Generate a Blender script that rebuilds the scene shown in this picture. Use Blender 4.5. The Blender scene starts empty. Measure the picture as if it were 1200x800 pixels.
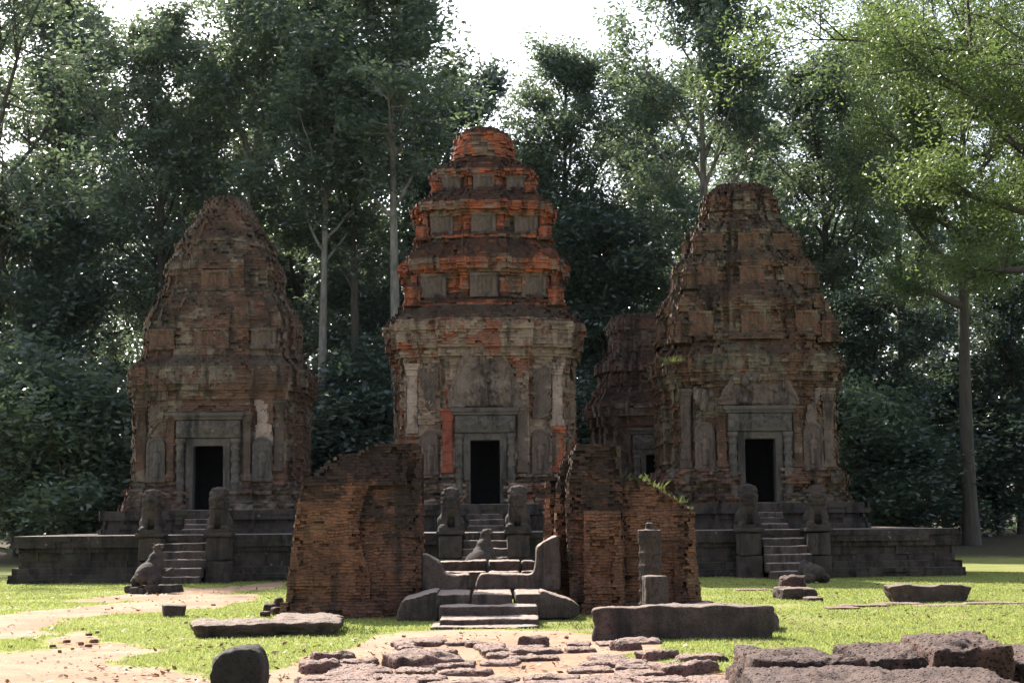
import bpy, bmesh, math, random
import numpy as np
from mathutils import Vector, Matrix, Euler, noise as mnoise
R = math.radians
S = bpy.context.scene
COL = S.collection

# ------------------------------------------------------------------ camera
F = 1800.0                        # focal length in pixels of a 1200 px wide picture
CAM_Z = 1.7
HAZE = .000025
PITCH, YAW, ROLL = R(6.59), R(-0.92), R(0.50)
cd = bpy.data.cameras.new('camera'); cam = bpy.data.objects.new('camera', cd); COL.objects.link(cam)
S.camera = cam
cd.lens = F / 1200 * 36; cd.sensor_width = 36; cd.clip_start = .1; cd.clip_end = 2500
RM = Matrix.Rotation(YAW, 3, 'Z') @ Matrix.Rotation(math.pi/2 + PITCH, 3, 'X') @ Matrix.Rotation(-ROLL, 3, 'Z')
cam.matrix_world = Matrix.Translation((0, 0, CAM_Z)) @ RM.to_4x4()

def ray(px, py):
    return RM @ Vector(((px-600)/F, -(py-400)/F, -1))
def at(px, py, Y):
    d = ray(px, py); t = Y / d.y
    return Vector((d.x*t, Y, CAM_Z + d.z*t))
def gnd(px, py, z=0.0):
    d = ray(px, py); t = (z-CAM_Z)/d.z
    return Vector((d.x*t, d.y*t, z))
def PX(px, Y, py=640): return at(px, py, Y).x
def PZ(px, py, Y): return at(px, py, Y).z

# ------------------------------------------------------------------ sky and sun
SUN_EL, SUN_AZ = R(39.5), R(31)     # azimuth: from +Y (behind the towers) towards -X
w = bpy.data.worlds.new('World'); S.world = w; w.use_nodes = True
nt = w.node_tree; bg = nt.nodes['Background']
sky = nt.nodes.new('ShaderNodeTexSky'); sky.sky_type = 'NISHITA'; sky.sun_disc = False
sky.sun_elevation = SUN_EL; sky.sun_rotation = -SUN_AZ
sky.air_density = 1.0; sky.dust_density = 2.5; sky.ozone_density = 1.0
hs = nt.nodes.new('ShaderNodeHueSaturation'); hs.inputs['Saturation'].default_value = .62; hs.inputs['Value'].default_value = 1.25   # milky humid sky
nt.links.new(sky.outputs[0], hs.inputs['Color']); nt.links.new(hs.outputs[0], bg.inputs[0]); bg.inputs[1].default_value = 0.105
sl = bpy.data.lights.new('sun', 'SUN'); so = bpy.data.objects.new('sun', sl); COL.objects.link(so)
sl.energy = 5.0; sl.angle = R(.53); sl.color = (1, .93, .82)
sdir = Vector((-math.sin(SUN_AZ)*math.cos(SUN_EL), math.cos(SUN_AZ)*math.cos(SUN_EL), math.sin(SUN_EL)))
so.rotation_euler = sdir.to_track_quat('Z', 'Y').to_euler()
so.location = (0, 0, 60)
S.view_settings.view_transform = 'Standard'; S.view_settings.look = 'None'
S.view_settings.exposure = 1.4; S.view_settings.gamma = 1
S.view_settings.use_curve_mapping = False
S.render.engine = 'CYCLES'
S.cycles.use_denoising = True
S.cycles.max_bounces = 6; S.cycles.diffuse_bounces = 3; S.cycles.glossy_bounces = 2
S.cycles.transmission_bounces = 4; S.cycles.transparent_max_bounces = 4
S.cycles.sample_clamp_indirect = 6

# ------------------------------------------------------------------ small helpers
def vnoise(x, y, z=0, seed=0):
    """value noise in [0,1], numpy arrays"""
    x, y, z = np.broadcast_arrays(np.asarray(x, float), np.asarray(y, float), np.asarray(z, float))
    xi, yi, zi = np.floor(x).astype(np.int64), np.floor(y).astype(np.int64), np.floor(z).astype(np.int64)
    fx, fy, fz = x-xi, y-yi, z-zi
    fx, fy, fz = [f*f*(3-2*f) for f in (fx, fy, fz)]
    def h(i, j, k):
        n = (i*374761393 + j*668265263 + k*2147483647 + seed*974634777) & 0xffffffff
        n = ((n ^ (n >> 13)) * 1274126177) & 0xffffffff
        n = ((n ^ (n >> 16)) * 2246822519) & 0xffffffff
        return ((n ^ (n >> 15)) & 0xffff) / 65535.0
    def L(a, b, t): return a + (b-a)*t
    return L(L(L(h(xi,yi,zi), h(xi+1,yi,zi), fx), L(h(xi,yi+1,zi), h(xi+1,yi+1,zi), fx), fy),
             L(L(h(xi,yi,zi+1), h(xi+1,yi,zi+1), fx), L(h(xi,yi+1,zi+1), h(xi+1,yi+1,zi+1), fx), fy), fz)
def fbm(x, y, z=0, seed=0, o=4):
    s, a, t = 0, .5, 0
    for i in range(o):
        s = s + a*vnoise(np.asarray(x)*2**i, np.asarray(y)*2**i, np.asarray(z)*2**i, seed+i*17); t += a; a *= .5
    return s/t

def mesh_np(name, V, Fq, smooth=False):
    me = bpy.data.meshes.new(name)
    V = np.asarray(V, np.float32); Fq = np.asarray(Fq, np.int32)
    n, k = Fq.shape
    me.vertices.add(len(V)); me.vertices.foreach_set('co', V.ravel())
    me.loops.add(n*k); me.loops.foreach_set('vertex_index', Fq.ravel())
    me.polygons.add(n); me.polygons.foreach_set('loop_start', np.arange(0, n*k, k, dtype=np.int32))
    me.polygons.foreach_set('loop_total', np.full(n, k, np.int32))
    if smooth: me.polygons.foreach_set('use_smooth', np.ones(n, bool))
    me.update(calc_edges=True)
    return me
def mesh_py(name, V, Fc, smooth=False):
    me = bpy.data.meshes.new(name); me.from_pydata([tuple(v) for v in V], [], Fc); me.update()
    if smooth:
        for p in me.polygons: p.use_smooth = True
    return me
def props(o, label=None, cat=None, group=None, kind=None):
    if label: o['label'] = label
    if cat: o['category'] = cat
    if group: o['group'] = group
    if kind or cat: o['kind'] = kind or 'thing'
    return o
def obj(name, me, mat, parent=None, loc=(0,0,0), rot=(0,0,0), **k):
    if isinstance(me, bmesh.types.BMesh):
        bm = me; me = bpy.data.meshes.new(name); bm.normal_update(); bm.to_mesh(me); bm.free()
    o = bpy.data.objects.new(name, me); COL.objects.link(o)
    if mat and not me.materials: me.materials.append(mat)
    o.parent = parent; o.location = loc; o.rotation_euler = rot
    return props(o, **k)
def thing(name, loc, label, cat, group=None, rotz=0):
    o = bpy.data.objects.new(name, None); COL.objects.link(o); o.location = loc; o.rotation_euler = (0,0,rotz)
    o.empty_display_size = .3
    return props(o, label, cat, group)
def dup(root, loc, rotz=0, scale=None, label=None, group=None):
    r = root.copy(); COL.objects.link(r); r.location = loc; r.rotation_euler = (0,0,rotz)
    if scale: r.scale = scale
    if label: r['label'] = label
    if group: r['group'] = group
    for ch in list(root.children):
        c = ch.copy(); COL.objects.link(c); c.parent = r
        for g in ch.children:
            d = g.copy(); COL.objects.link(d); d.parent = c
    return r

def box(bm, x0, x1, y0, y1, z0, z1):
    v = [bm.verts.new(p) for p in ((x0,y0,z0),(x1,y0,z0),(x1,y1,z0),(x0,y1,z0),(x0,y0,z1),(x1,y0,z1),(x1,y1,z1),(x0,y1,z1))]
    for f in ((3,2,1,0),(4,5,6,7),(0,1,5,4),(1,2,6,5),(2,3,7,6),(3,0,4,7)): bm.faces.new([v[i] for i in f])
def prism(bm, pts, y0, y1):
    """outline in x,z (counter-clockwise seen from -y) extruded from y0 to y1"""
    a = [bm.verts.new((x, y0, z)) for x, z in pts]; b = [bm.verts.new((x, y1, z)) for x, z in pts]
    n = len(pts); bm.faces.new(a); bm.faces.new(b[::-1])
    for i in range(n): bm.faces.new((a[(i+1) % n], a[i], b[i], b[(i+1) % n]))
def ball(bm, c, r, rot=(0,0,0), sub=3):
    M = Matrix.Translation(c) @ Euler(rot).to_matrix().to_4x4() @ Matrix.Diagonal((r[0], r[1], r[2], 1))
    bmesh.ops.create_icosphere(bm, subdivisions=sub, radius=1, matrix=M)
def cone(bm, p, q, r0, r1, seg=14):
    p, q = Vector(p), Vector(q); d = q-p
    M = Matrix.Translation((p+q)/2) @ d.to_track_quat('Z', 'Y').to_matrix().to_4x4()
    bmesh.ops.create_cone(bm, cap_ends=True, segments=seg, radius1=r0, radius2=r1, depth=d.length, matrix=M)
def lathe(bm, prof, cx=0, cy=0, seg=18):
    rings = [[bm.verts.new((cx+r*math.cos(2*math.pi*i/seg), cy+r*math.sin(2*math.pi*i/seg), z)) for i in range(seg)] for r, z in prof]
    for a, b in zip(rings, rings[1:]):
        for i in range(seg): bm.faces.new((a[i], a[(i+1) % seg], b[(i+1) % seg], b[i]))
    bm.faces.new(rings[0][::-1]); bm.faces.new(rings[-1])
def weather(bm, voxel=.03, amp=.02, freq=3., seed=0, smooth=True, flat_amp=.006, worn=0):
    """fuse the shapes of bm into one worn stone surface"""
    me = bpy.data.meshes.new('tmp'); bmesh.ops.recalc_face_normals(bm, faces=bm.faces); bm.to_mesh(me); bm.free()
    o = bpy.data.objects.new('tmp', me); COL.objects.link(o)
    m = o.modifiers.new('r', 'REMESH'); m.mode = 'VOXEL'; m.voxel_size = voxel
    if worn:
        sm_ = o.modifiers.new('s', 'SMOOTH'); sm_.factor = .5; sm_.iterations = worn
    dg = bpy.context.evaluated_depsgraph_get(); dg.update()
    out = bpy.data.meshes.new_from_object(o.evaluated_get(dg))
    bpy.data.objects.remove(o); bpy.data.meshes.remove(me)
    n = len(out.vertices); co = np.empty(n*3, np.float32); out.vertices.foreach_get('co', co); co = co.reshape(-1, 3)
    no = np.empty(n*3, np.float32); out.vertices.foreach_get('normal', no); no = no.reshape(-1, 3)
    d = (fbm(co[:,0]*freq+seed*7.3, co[:,1]*freq, co[:,2]*freq, seed, 4)-.55)*2*amp
    d += (vnoise(co[:,0]*22, co[:,1]*22, co[:,2]*22, seed+5)-.5)*2*flat_amp
    out.vertices.foreach_set('co', (co + no*d[:,None]).astype(np.float32).ravel())
    out.polygons.foreach_set('use_smooth', np.full(len(out.polygons), smooth))
    out.update(); return out
def rock(dim, seed, rough=.12, cuts=14, power=5, freq=1.6, pit=0.0):
    """a worn block: rounded box with noise"""
    bm = bmesh.new(); bmesh.ops.create_cube(bm, size=2)
    bmesh.ops.subdivide_edges(bm, edges=bm.edges, cuts=cuts, use_grid_fill=True)
    co = np.array([v.co for v in bm.verts]); rs = random.Random(seed)
    r = (np.abs(co)**power).sum(1)**(1/power); u = co/r[:,None]
    sk = [rs.uniform(-.12, .12) for _ in range(6)]
    u2 = u.copy()
    u2[:,0] *= 1+sk[0]*u[:,1]+sk[1]*u[:,2]; u2[:,1] *= 1+sk[2]*u[:,0]+sk[3]*u[:,2]; u2[:,2] *= 1+sk[4]*u[:,0]*.8+sk[5]*u[:,1]
    d = np.array(dim)/2; mn = min(dim)
    p = u2*d
    k = freq/ max(mn, .25)
    n1 = fbm(p[:,0]*k+seed*3.1, p[:,1]*k+seed, p[:,2]*k, seed, 4)-.5
    n2 = fbm(p[:,0]*k*5, p[:,1]*k*5, p[:,2]*k*5+seed, seed+9, 3)-.5
    nn = u/np.linalg.norm(u, axis=1)[:,None]
    p = p + nn*(n1*2*rough*mn*1.3 + n2*rough*mn*.6 + pit*n2)[:,None]
    p[:,2] += d[2]
    for v, q in zip(bm.verts, p): v.co = q
    me = bpy.data.meshes.new('rock'); bm.to_mesh(me); bm.free()
    for f in me.polygons: f.use_smooth = True
    return me

# ------------------------------------------------------------------ materials
class G:
    def __init__(s, name):
        s.m = bpy.data.materials.new(name); s.m.use_nodes = True; s.t = s.m.node_tree
        s.t.nodes.clear(); s.out = s.n('ShaderNodeOutputMaterial')
    def n(s, typ, ins=None, **kw):
        x = s.t.nodes.new(typ)
        for k, v in kw.items(): setattr(x, k, v)
        for k, v in (ins or {}).items():
            i = x.inputs[k]
            if isinstance(v, bpy.types.NodeSocket): s.t.links.new(v, i)
            elif isinstance(v, bpy.types.Node): s.t.links.new(v.outputs[0], i)
            else: i.default_value = v
        return x
    def mix(s, a, b, f, mode='MIX'):
        x = s.n('ShaderNodeMix', data_type='RGBA', blend_type=mode)
        for i, v in ((6, a), (7, b), (0, f)):
            if isinstance(v, bpy.types.Node): v = v.outputs[0]
            if isinstance(v, bpy.types.NodeSocket): s.t.links.new(v, x.inputs[i])
            else: x.inputs[i].default_value = (*v, 1) if isinstance(v, tuple) and len(v) == 3 else v
        return x.outputs[2]
    def math(s, op, a, b=0.0, c=None):
        x = s.n('ShaderNodeMath', operation=op)
        for i, v in enumerate((a, b) if c is None else (a, b, c)):
            if isinstance(v, bpy.types.Node): v = v.outputs[0]
            if isinstance(v, bpy.types.NodeSocket): s.t.links.new(v, x.inputs[i])
            else: x.inputs[i].default_value = v
        return x.outputs[0]
    def step(s, v, lo, hi):
        x = s.n('ShaderNodeMapRange', {'Value': v, 'From Min': lo, 'From Max': hi}, interpolation_type='SMOOTHSTEP')
        return x.outputs[0]
    def noise(s, vec, scale, detail=5, rough=.6, dist=0):
        return s.n('ShaderNodeTexNoise', {'Vector': vec, 'Scale': scale, 'Detail': detail, 'Roughness': rough, 'Distortion': dist}).outputs[0]
    def end(s, sh): s.t.links.new(sh.outputs[0] if isinstance(sh, bpy.types.Node) else sh, s.out.inputs[0]); return s.m

def coords(g, rnd=True):
    tc = g.n('ShaderNodeTexCoord').outputs['Object']
    if not rnd: return tc
    oi = g.n('ShaderNodeObjectInfo').outputs['Random']
    return g.n('ShaderNodeVectorMath', {0: tc, 1: g.n('ShaderNodeCombineXYZ', {0: g.math('MULTIPLY', oi, 13.), 1: g.math('MULTIPLY', oi, 7.), 2: g.math('MULTIPLY', oi, 3.)}).outputs[0]}, operation='ADD').outputs[0]

def brick_mat(name, red, dull, plaster=.4, plaster_col=(.34,.28,.21), lichen=.5, ochre=.15, ledge=.85, row=.078, head=None):
    g = G(name); c = coords(g, False)
    sp = g.n('ShaderNodeSeparateXYZ', {0: c})
    uv = g.n('ShaderNodeCombineXYZ', {0: g.math('ADD', sp.outputs[0], sp.outputs[1]), 1: sp.outputs[2], 2: 0.0}).outputs[0]
    wob = g.noise(c, 3, 3)
    uv2 = g.n('ShaderNodeVectorMath', {0: uv, 1: g.n('ShaderNodeCombineXYZ', {0: 0.0, 1: g.math('MULTIPLY', wob, .16), 2: 0.0}).outputs[0]}, operation='ADD').outputs[0]
    br = g.n('ShaderNodeTexBrick', {'Vector': uv2, 'Color1': (*red, 1), 'Color2': (*dull, 1), 'Mortar': (dull[0]*.42, dull[1]*.42, dull[2]*.42, 1), 'Scale': 1.0,
                                    'Mortar Size': .008, 'Mortar Smooth': .4, 'Bias': 0.0, 'Brick Width': row*2.9, 'Row Height': row})
    n_big = g.noise(c, .55, 5, .65, .6); n_mid = g.noise(c, 1.7, 7, .68, .8); n_fine = g.noise(c, 9, 6, .7)
    tint = g.mix(red, dull, g.step(g.noise(uv2, 6, 4, .7), .35, .65))
    col = g.mix(tint, br.outputs[0], g.math('ADD', .25, g.math('MULTIPLY', .75, g.step(g.noise(c, 2.3, 5), .36, .62))))
    col = g.mix(col, tuple(x*.55 for x in dull), g.step(n_mid, .42, .68))
    col = g.mix(col, tuple(min(1, x*1.35) for x in red), g.math('MULTIPLY', g.step(n_big, .5, .68), .6))
    col = g.mix(col, (.26, .20, .10), g.math('MULTIPLY', g.step(g.noise(c, 1.1, 6, .6, 1), .56, .7), ochre))
    pm = g.step(g.math('ADD', g.math('MULTIPLY', g.noise(c, .8, 8, .62, 1.2), .8), g.math('MULTIPLY', n_mid, .2)), .62-.3*plaster, .66-.3*plaster)
    pcol = g.mix(plaster_col, tuple(x*.5 for x in plaster_col), g.step(n_mid, .35, .7))
    col = g.mix(col, pcol, g.math('MULTIPLY', pm, .85))
    mp = g.n('ShaderNodeMapping', {'Vector': c, 'Scale': (2.3, 2.3, .35)}).outputs[0]
    st = g.step(g.noise(mp, 1.0, 7, .65, .4), .66-.32*lichen, .80-.22*lichen)
    col = g.mix(col, (.030, .026, .022), g.math('MULTIPLY', st, .85))
    nz = g.n('ShaderNodeSeparateXYZ', {0: g.n('ShaderNodeNewGeometry').outputs['True Normal']}).outputs[2]
    col = g.mix(col, (.034, .028, .024), g.math('MULTIPLY', g.step(nz, .25, .8), ledge))
    if head:
        hz = g.math('ADD', g.step(sp.outputs[2], head[0], head[1]), g.math('MULTIPLY', g.math('SUBTRACT', g.noise(g.n('ShaderNodeMapping', {'Vector': c, 'Scale': (1, 1, 1.6)}).outputs[0], 1.3, 7, .68, .8), .5), 3.2))
        col = g.mix(col, g.mix((.050,.033,.026), (.022,.017,.015), g.step(n_fine, .35, .65)), g.math('MULTIPLY', g.step(hz, .42, .75), .9))
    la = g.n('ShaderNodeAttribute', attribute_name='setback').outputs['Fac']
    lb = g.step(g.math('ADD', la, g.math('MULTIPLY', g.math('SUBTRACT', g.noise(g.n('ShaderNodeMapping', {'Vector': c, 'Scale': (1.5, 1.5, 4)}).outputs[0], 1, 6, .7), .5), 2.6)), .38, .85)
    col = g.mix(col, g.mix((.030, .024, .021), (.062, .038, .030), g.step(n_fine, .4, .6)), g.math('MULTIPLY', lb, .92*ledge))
    col = g.mix(col, (.27, .25, .22), g.math('MULTIPLY', g.step(g.noise(c, 4.5, 5, .7), .66, .74), .3))
    col = g.mix(col, tuple(x*.5 for x in dull), g.math('MULTIPLY', g.step(n_fine, .5, .75), .6))
    h = g.math('ADD', g.math('MULTIPLY', g.math('SUBTRACT', 1.0, br.outputs[1]), g.math('SUBTRACT', 1.0, g.math('MULTIPLY', pm, .7))), g.math('MULTIPLY', n_fine, .9))
    bp = g.n('ShaderNodeBump', {'Height': h, 'Strength': .75, 'Distance': .03})
    return g.end(g.n('ShaderNodeBsdfPrincipled', {'Base Color': col, 'Roughness': .92, 'Specular IOR Level': .2, 'Normal': bp.outputs[0]}))

def stone_mat(name, a, b, dark=(.028,.026,.024), lichen=.4, pits=0.0, white=.3, moss=0.0, rnd=True, top=None, bumpd=.02, streak=.4):
    a, b, dark = [(x, y*.92, z*.96) for x, y, z in (a, b, dark)]
    g = G(name); c = coords(g, rnd)
    n1 = g.noise(c, 1.6, 7, .65, .5); n2 = g.noise(c, 7, 7, .7); n3 = g.noise(c, 40, 4, .7)
    col = g.mix(a, b, g.step(n1, .35, .65))
    col = g.mix(col, tuple(x*.55 for x in b), g.step(n2, .5, .72))
    mp = g.n('ShaderNodeMapping', {'Vector': c, 'Scale': (2.6, 2.6, streak)}).outputs[0]
    col = g.mix(col, dark, g.math('MULTIPLY', g.step(g.noise(mp, 1.1, 7, .68, .3), .64-.32*lichen, .76-.2*lichen), .88))
    col = g.mix(col, (.40,.40,.36), g.math('MULTIPLY', g.step(g.noise(c, 5.2, 6, .72), .62, .72), white))
    if moss: col = g.mix(col, (.07,.085,.03), g.math('MULTIPLY', g.step(g.noise(c, 2.4, 6, .7), .5, .66), moss))
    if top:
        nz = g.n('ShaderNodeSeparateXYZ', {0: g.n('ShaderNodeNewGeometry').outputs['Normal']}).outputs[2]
        col = g.mix(col, top, g.math('MULTIPLY', g.step(nz, .45, .9), .75))  # paler upward faces: sunlight on the stone tops put into the colour
    h = g.math('ADD', g.math('MULTIPLY', n2, 1.0), g.math('MULTIPLY', n3, .35))
    if pits:
        vo = g.n('ShaderNodeTexVoronoi', {'Vector': c, 'Scale': 26.0, 'Randomness': 1.0}).outputs[0]
        vp = g.step(vo, .12, .42)
        h = g.math('ADD', h, g.math('MULTIPLY', vp, pits))
        col = g.mix(tuple(x*.4 for x in b), col, g.math('ADD', .35, g.math('MULTIPLY', vp, .65)))
    bp = g.n('ShaderNodeBump', {'Height': h, 'Strength': .8, 'Distance': bumpd})
    return g.end(g.n('ShaderNodeBsdfPrincipled', {'Base Color': col, 'Roughness': .88, 'Specular IOR Level': .25, 'Normal': bp.outputs[0]}))

def leaf_mat(name, a, b, trans=.4, tcol=(.14,.20,.03), rough=.42, spec=.5):
    g = G(name)
    pos = g.n('ShaderNodeNewGeometry').outputs['Position']
    oi = g.n('ShaderNodeObjectInfo').outputs['Random']
    ri = g.n('ShaderNodeNewGeometry').outputs['Random Per Island']
    f = g.math('ADD', g.math('MULTIPLY', g.noise(pos, .35, 3), .7), g.math('MULTIPLY', ri, .45))
    f = g.math('ADD', f, g.math('MULTIPLY', g.math('SUBTRACT', oi, .5), .35))
    col = g.mix(a, b, g.step(f, .3, .85))
    tc = g.mix(tcol, tuple(x*.55 for x in tcol), ri)
    p = g.n('ShaderNodeBsdfPrincipled', {'Base Color': col, 'Roughness': rough, 'Specular IOR Level': spec})
    t = g.n('ShaderNodeBsdfTranslucent', {'Color': tc})
    return g.end(g.n('ShaderNodeMixShader', {0: trans, 1: p.outputs[0], 2: t.outputs[0]}))

def bark_mat(name, a, b):
    g = G(name); c = g.n('ShaderNodeTexCoord').outputs['Object']
    mp = g.n('ShaderNodeMapping', {'Vector': c, 'Scale': (4, 4, .8)}).outputs[0]
    n = g.noise(mp, 2.2, 7, .7)
    col = g.mix(a, b, g.step(n, .35, .65)); col = g.mix(col, (.03,.035,.02), g.math('MULTIPLY', g.step(g.noise(c, .9, 6), .52, .68), .7))
    bp = g.n('ShaderNodeBump', {'Height': n, 'Strength': .8, 'Distance': .05})
    return g.end(g.n('ShaderNodeBsdfPrincipled', {'Base Color': col, 'Roughness': .9, 'Normal': bp.outputs[0]}))

M_BRICK_L = brick_mat('brick_brown', (.185,.088,.060), (.125,.082,.064), .40, (.225,.178,.140), .58, .2, .6)
M_BRICK_C = brick_mat('brick_red', (.50,.128,.056), (.27,.105,.070), .40, (.245,.185,.145), .52, .12, .95)
M_BRICK_CB = brick_mat('brick_red_plastered', (.34,.112,.064), (.215,.108,.080), .64, (.32,.24,.185), .46, .12, .95)
M_BRICK_R = brick_mat('brick_ochre', (.20,.088,.052), (.120,.078,.058), .42, (.220,.178,.128), .64, .4, .6)
M_BRICK_G = brick_mat('brick_orange', (.250,.108,.060), (.150,.078,.052), -.5, (.30,.24,.18), .48, .30, .8, .056, (1.1, 3.3))
M_BRICK_GD = brick_mat('brick_blackened', (.21,.092,.055), (.115,.063,.046), -.6, (.2,.2,.2), .62, .2, .6, .056, (.4, 2.9))
M_BRICK_NEW = brick_mat('brick_restored', (.34,.10,.06), (.28,.085,.055), -1, (.3,.3,.3), -.2, 0, .2)
M_STUCCO = stone_mat('stucco_plaster', (.40,.325,.26), (.27,.21,.165), (.05,.04,.032), .40, 0, .25, rnd=False)
M_STUCCO_D = stone_mat('stucco_dark', (.145,.112,.088), (.095,.072,.056), (.03,.025,.021), .5, 0, .15, rnd=False)
M_STUCCO_P = stone_mat('stucco_pediment', (.20,.158,.125), (.125,.094,.073), (.035,.028,.023), .55, 0, .15, rnd=False)
M_SAND = stone_mat('sandstone_grey', (.118,.106,.088), (.080,.070,.058), (.026,.025,.023), .4, 0, .25, rnd=False)
M_SAND_D = stone_mat('sandstone_dark', (.065,.050,.040), (.042,.033,.028), (.018,.016,.015), .55, 0, .12, .08)
M_STEP = stone_mat('sandstone_steps', (.098,.076,.060), (.062,.048,.038), (.020,.017,.015), .55, .25, .15, top=(.38,.29,.24))  # dark sides, pale tops: shade and sun painted into the colour
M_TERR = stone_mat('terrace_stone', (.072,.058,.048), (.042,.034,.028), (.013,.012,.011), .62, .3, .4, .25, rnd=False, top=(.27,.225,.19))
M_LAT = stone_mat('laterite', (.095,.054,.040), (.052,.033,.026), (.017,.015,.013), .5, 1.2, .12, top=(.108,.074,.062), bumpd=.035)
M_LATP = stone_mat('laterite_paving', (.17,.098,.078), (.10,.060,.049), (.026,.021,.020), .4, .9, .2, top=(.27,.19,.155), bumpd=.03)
M_ROCK = stone_mat('rock_black', (.036,.030,.026), (.024,.020,.018), (.012,.011,.01), .4, .3, .12)
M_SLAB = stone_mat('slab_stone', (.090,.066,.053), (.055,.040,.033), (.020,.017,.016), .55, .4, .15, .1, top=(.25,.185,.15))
M_DARK = stone_mat('chamber_shade', (.022,.02,.018), (.015,.014,.013), (.008,.008,.008), .3, 0, 0)  # near-black walls: shade of the unlit room painted into the colour
M_BARK = bark_mat('bark_pale', (.26,.235,.20), (.15,.13,.11))
M_BARK_D = bark_mat('bark_dark', (.085,.068,.054), (.048,.04,.032))
M_LEAF = leaf_mat('leaves_mid', (.042,.074,.056), (.076,.104,.074), .40, (.22,.30,.14), .30, .9)
M_LEAF_D = leaf_mat('leaves_dark', (.025,.049,.040), (.046,.070,.052), .30, (.14,.20,.10), .30, .85)
M_LEAF_B = leaf_mat('leaves_bright', (.048,.086,.030), (.080,.114,.036), .42, (.22,.31,.085), .42, .5)

# ------------------------------------------------------------------ ground
def P2(*pp): return [tuple(gnd(x, y).xy) for x, y in pp]
SANDS = [P2((85,703),(160,694),(235,688),(330,683),(335,687),(270,694),(200,700),(120,706)),
         P2((-20,724),(60,714),(150,705),(240,697),(300,695),(302,702),(250,711),(190,716),(120,720),(60,729),(50,744),(-30,748)),
         P2((-40,766),(60,758),(110,752),(185,757),(180,765),(120,774),(180,779),(245,785),(250,830),(-60,830)),
         P2((70,740),(110,738),(115,752),(70,754)),
         P2((470,741),(560,737),(640,739),(760,748),(760,772),(850,786),(880,812),(880,840),(300,840),(305,790),(350,772),(400,763),(440,750))]
def inpoly(x, y, poly):
    r = np.zeros(x.shape, bool); n = len(poly)
    for i in range(n):
        (x1, y1), (x2, y2) = poly[i], poly[(i+1) % n]
        if y1 == y2: continue
        c = (y1 > y) != (y2 > y)
        r ^= c & (x < (x2-x1)*(y-y1)/(y2-y1)+x1)
    return r
def sand_mask(x, y):
    wx = x + (fbm(x*1.3, y*1.3, 0, 3, 3)-.5)*.9; wy = y + (fbm(x*1.3, y*1.3, 5, 8, 3)-.5)*1.6
    m = np.zeros(x.shape)
    for p in SANDS:
        for dx, dy in ((0,0), (.15,0), (-.15,0), (0,.4), (0,-.4)):
            m = m + inpoly(wx+dx, wy+dy, p)/5.
    return np.clip(m, 0, 1)
def ground_z(x, y):
    t = np.clip((y-55)/25, 0, 1); z = .75*t*t*(3-2*t)
    return z + (fbm(x*.35, y*.35, 0, 11, 3)-.5)*.10*np.clip((60-y)/20, 0, 1)
xs = np.concatenate([-np.geomspace(600, 23, 26), np.arange(-22, 22.01, .16), np.geomspace(23, 600, 26)])
ys = np.concatenate([[-60, -25, -5, 5, 9], np.arange(12, 50, .2), np.arange(50, 110, 2.), np.geomspace(112, 900, 18)])
gx, gy = np.meshgrid(xs, ys); nx, ny = len(xs), len(ys)
gz = ground_z(gx, gy); sm = sand_mask(gx, gy)
i0 = (np.arange(ny-1)[:,None]*nx + np.arange(nx-1)[None]).ravel()
me = mesh_np('ground', np.stack([gx, gy, gz], -1).reshape(-1, 3), np.stack([i0, i0+1, i0+nx+1, i0+nx], 1), True)
a = me.attributes.new('sand', 'FLOAT', 'POINT'); a.data.foreach_set('value', sm.astype(np.float32).ravel())
lit = np.clip((gy-56)/8, 0, 1) * 1.0
a = me.attributes.new('litter', 'FLOAT', 'POINT'); a.data.foreach_set('value', lit.astype(np.float32).ravel())
g = G('ground_grass_and_sand'); pos = g.n('ShaderNodeNewGeometry').outputs['Position']
sa = g.n('ShaderNodeAttribute', attribute_name='sand').outputs['Fac']; la = g.n('ShaderNodeAttribute', attribute_name='litter').outputs['Fac']
nA = g.noise(pos, .5, 6, .65); nB = g.noise(pos, 4, 7, .7); nC = g.noise(pos, 30, 5, .7)
gr = g.mix((.175,.210,.046), (.245,.250,.078), g.step(nA, .38, .62))
gr = g.mix(gr, (.085,.115,.03), g.math('MULTIPLY', g.step(nC, .45, .7), .6))
gr = g.mix(gr, (.25,.19,.095), g.math('MULTIPLY', g.step(g.math('ADD', g.math('MULTIPLY', nB, .5), g.math('MULTIPLY', g.noise(pos, .9, 5, .6), .5)), .50, .62), .8))
sd = g.mix((.345,.232,.158), (.280,.172,.112), g.step(nA, .4, .6)); sd = g.mix(sd, (.20,.125,.075), g.math('MULTIPLY', g.step(nB, .52, .75), .6))
sd = g.mix(sd, (.36,.25,.175), g.math('MULTIPLY', g.step(nC, .55, .7), .4))
mk = g.step(g.math('ADD', sa, g.math('MULTIPLY', g.math('SUBTRACT', nB, .5), .9)), .38, .62)
col = g.mix(gr, sd, mk)
li = g.mix((.075,.05,.03), (.04,.045,.02), g.step(nB, .4, .6))
col = g.mix(col, li, g.step(g.math('ADD', la, g.math('MULTIPLY', g.math('SUBTRACT', nA, .5), .8)), .3, .7))
bp = g.n('ShaderNodeBump', {'Height': g.math('ADD', nC, nB), 'Strength': .6, 'Distance': .03})
GROUND = obj('ground', me, g.end(g.n('ShaderNodeBsdfPrincipled', {'Base Color': col, 'Roughness': .95, 'Specular IOR Level': .15, 'Normal': bp.outputs[0]})), kind='structure')

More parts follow.
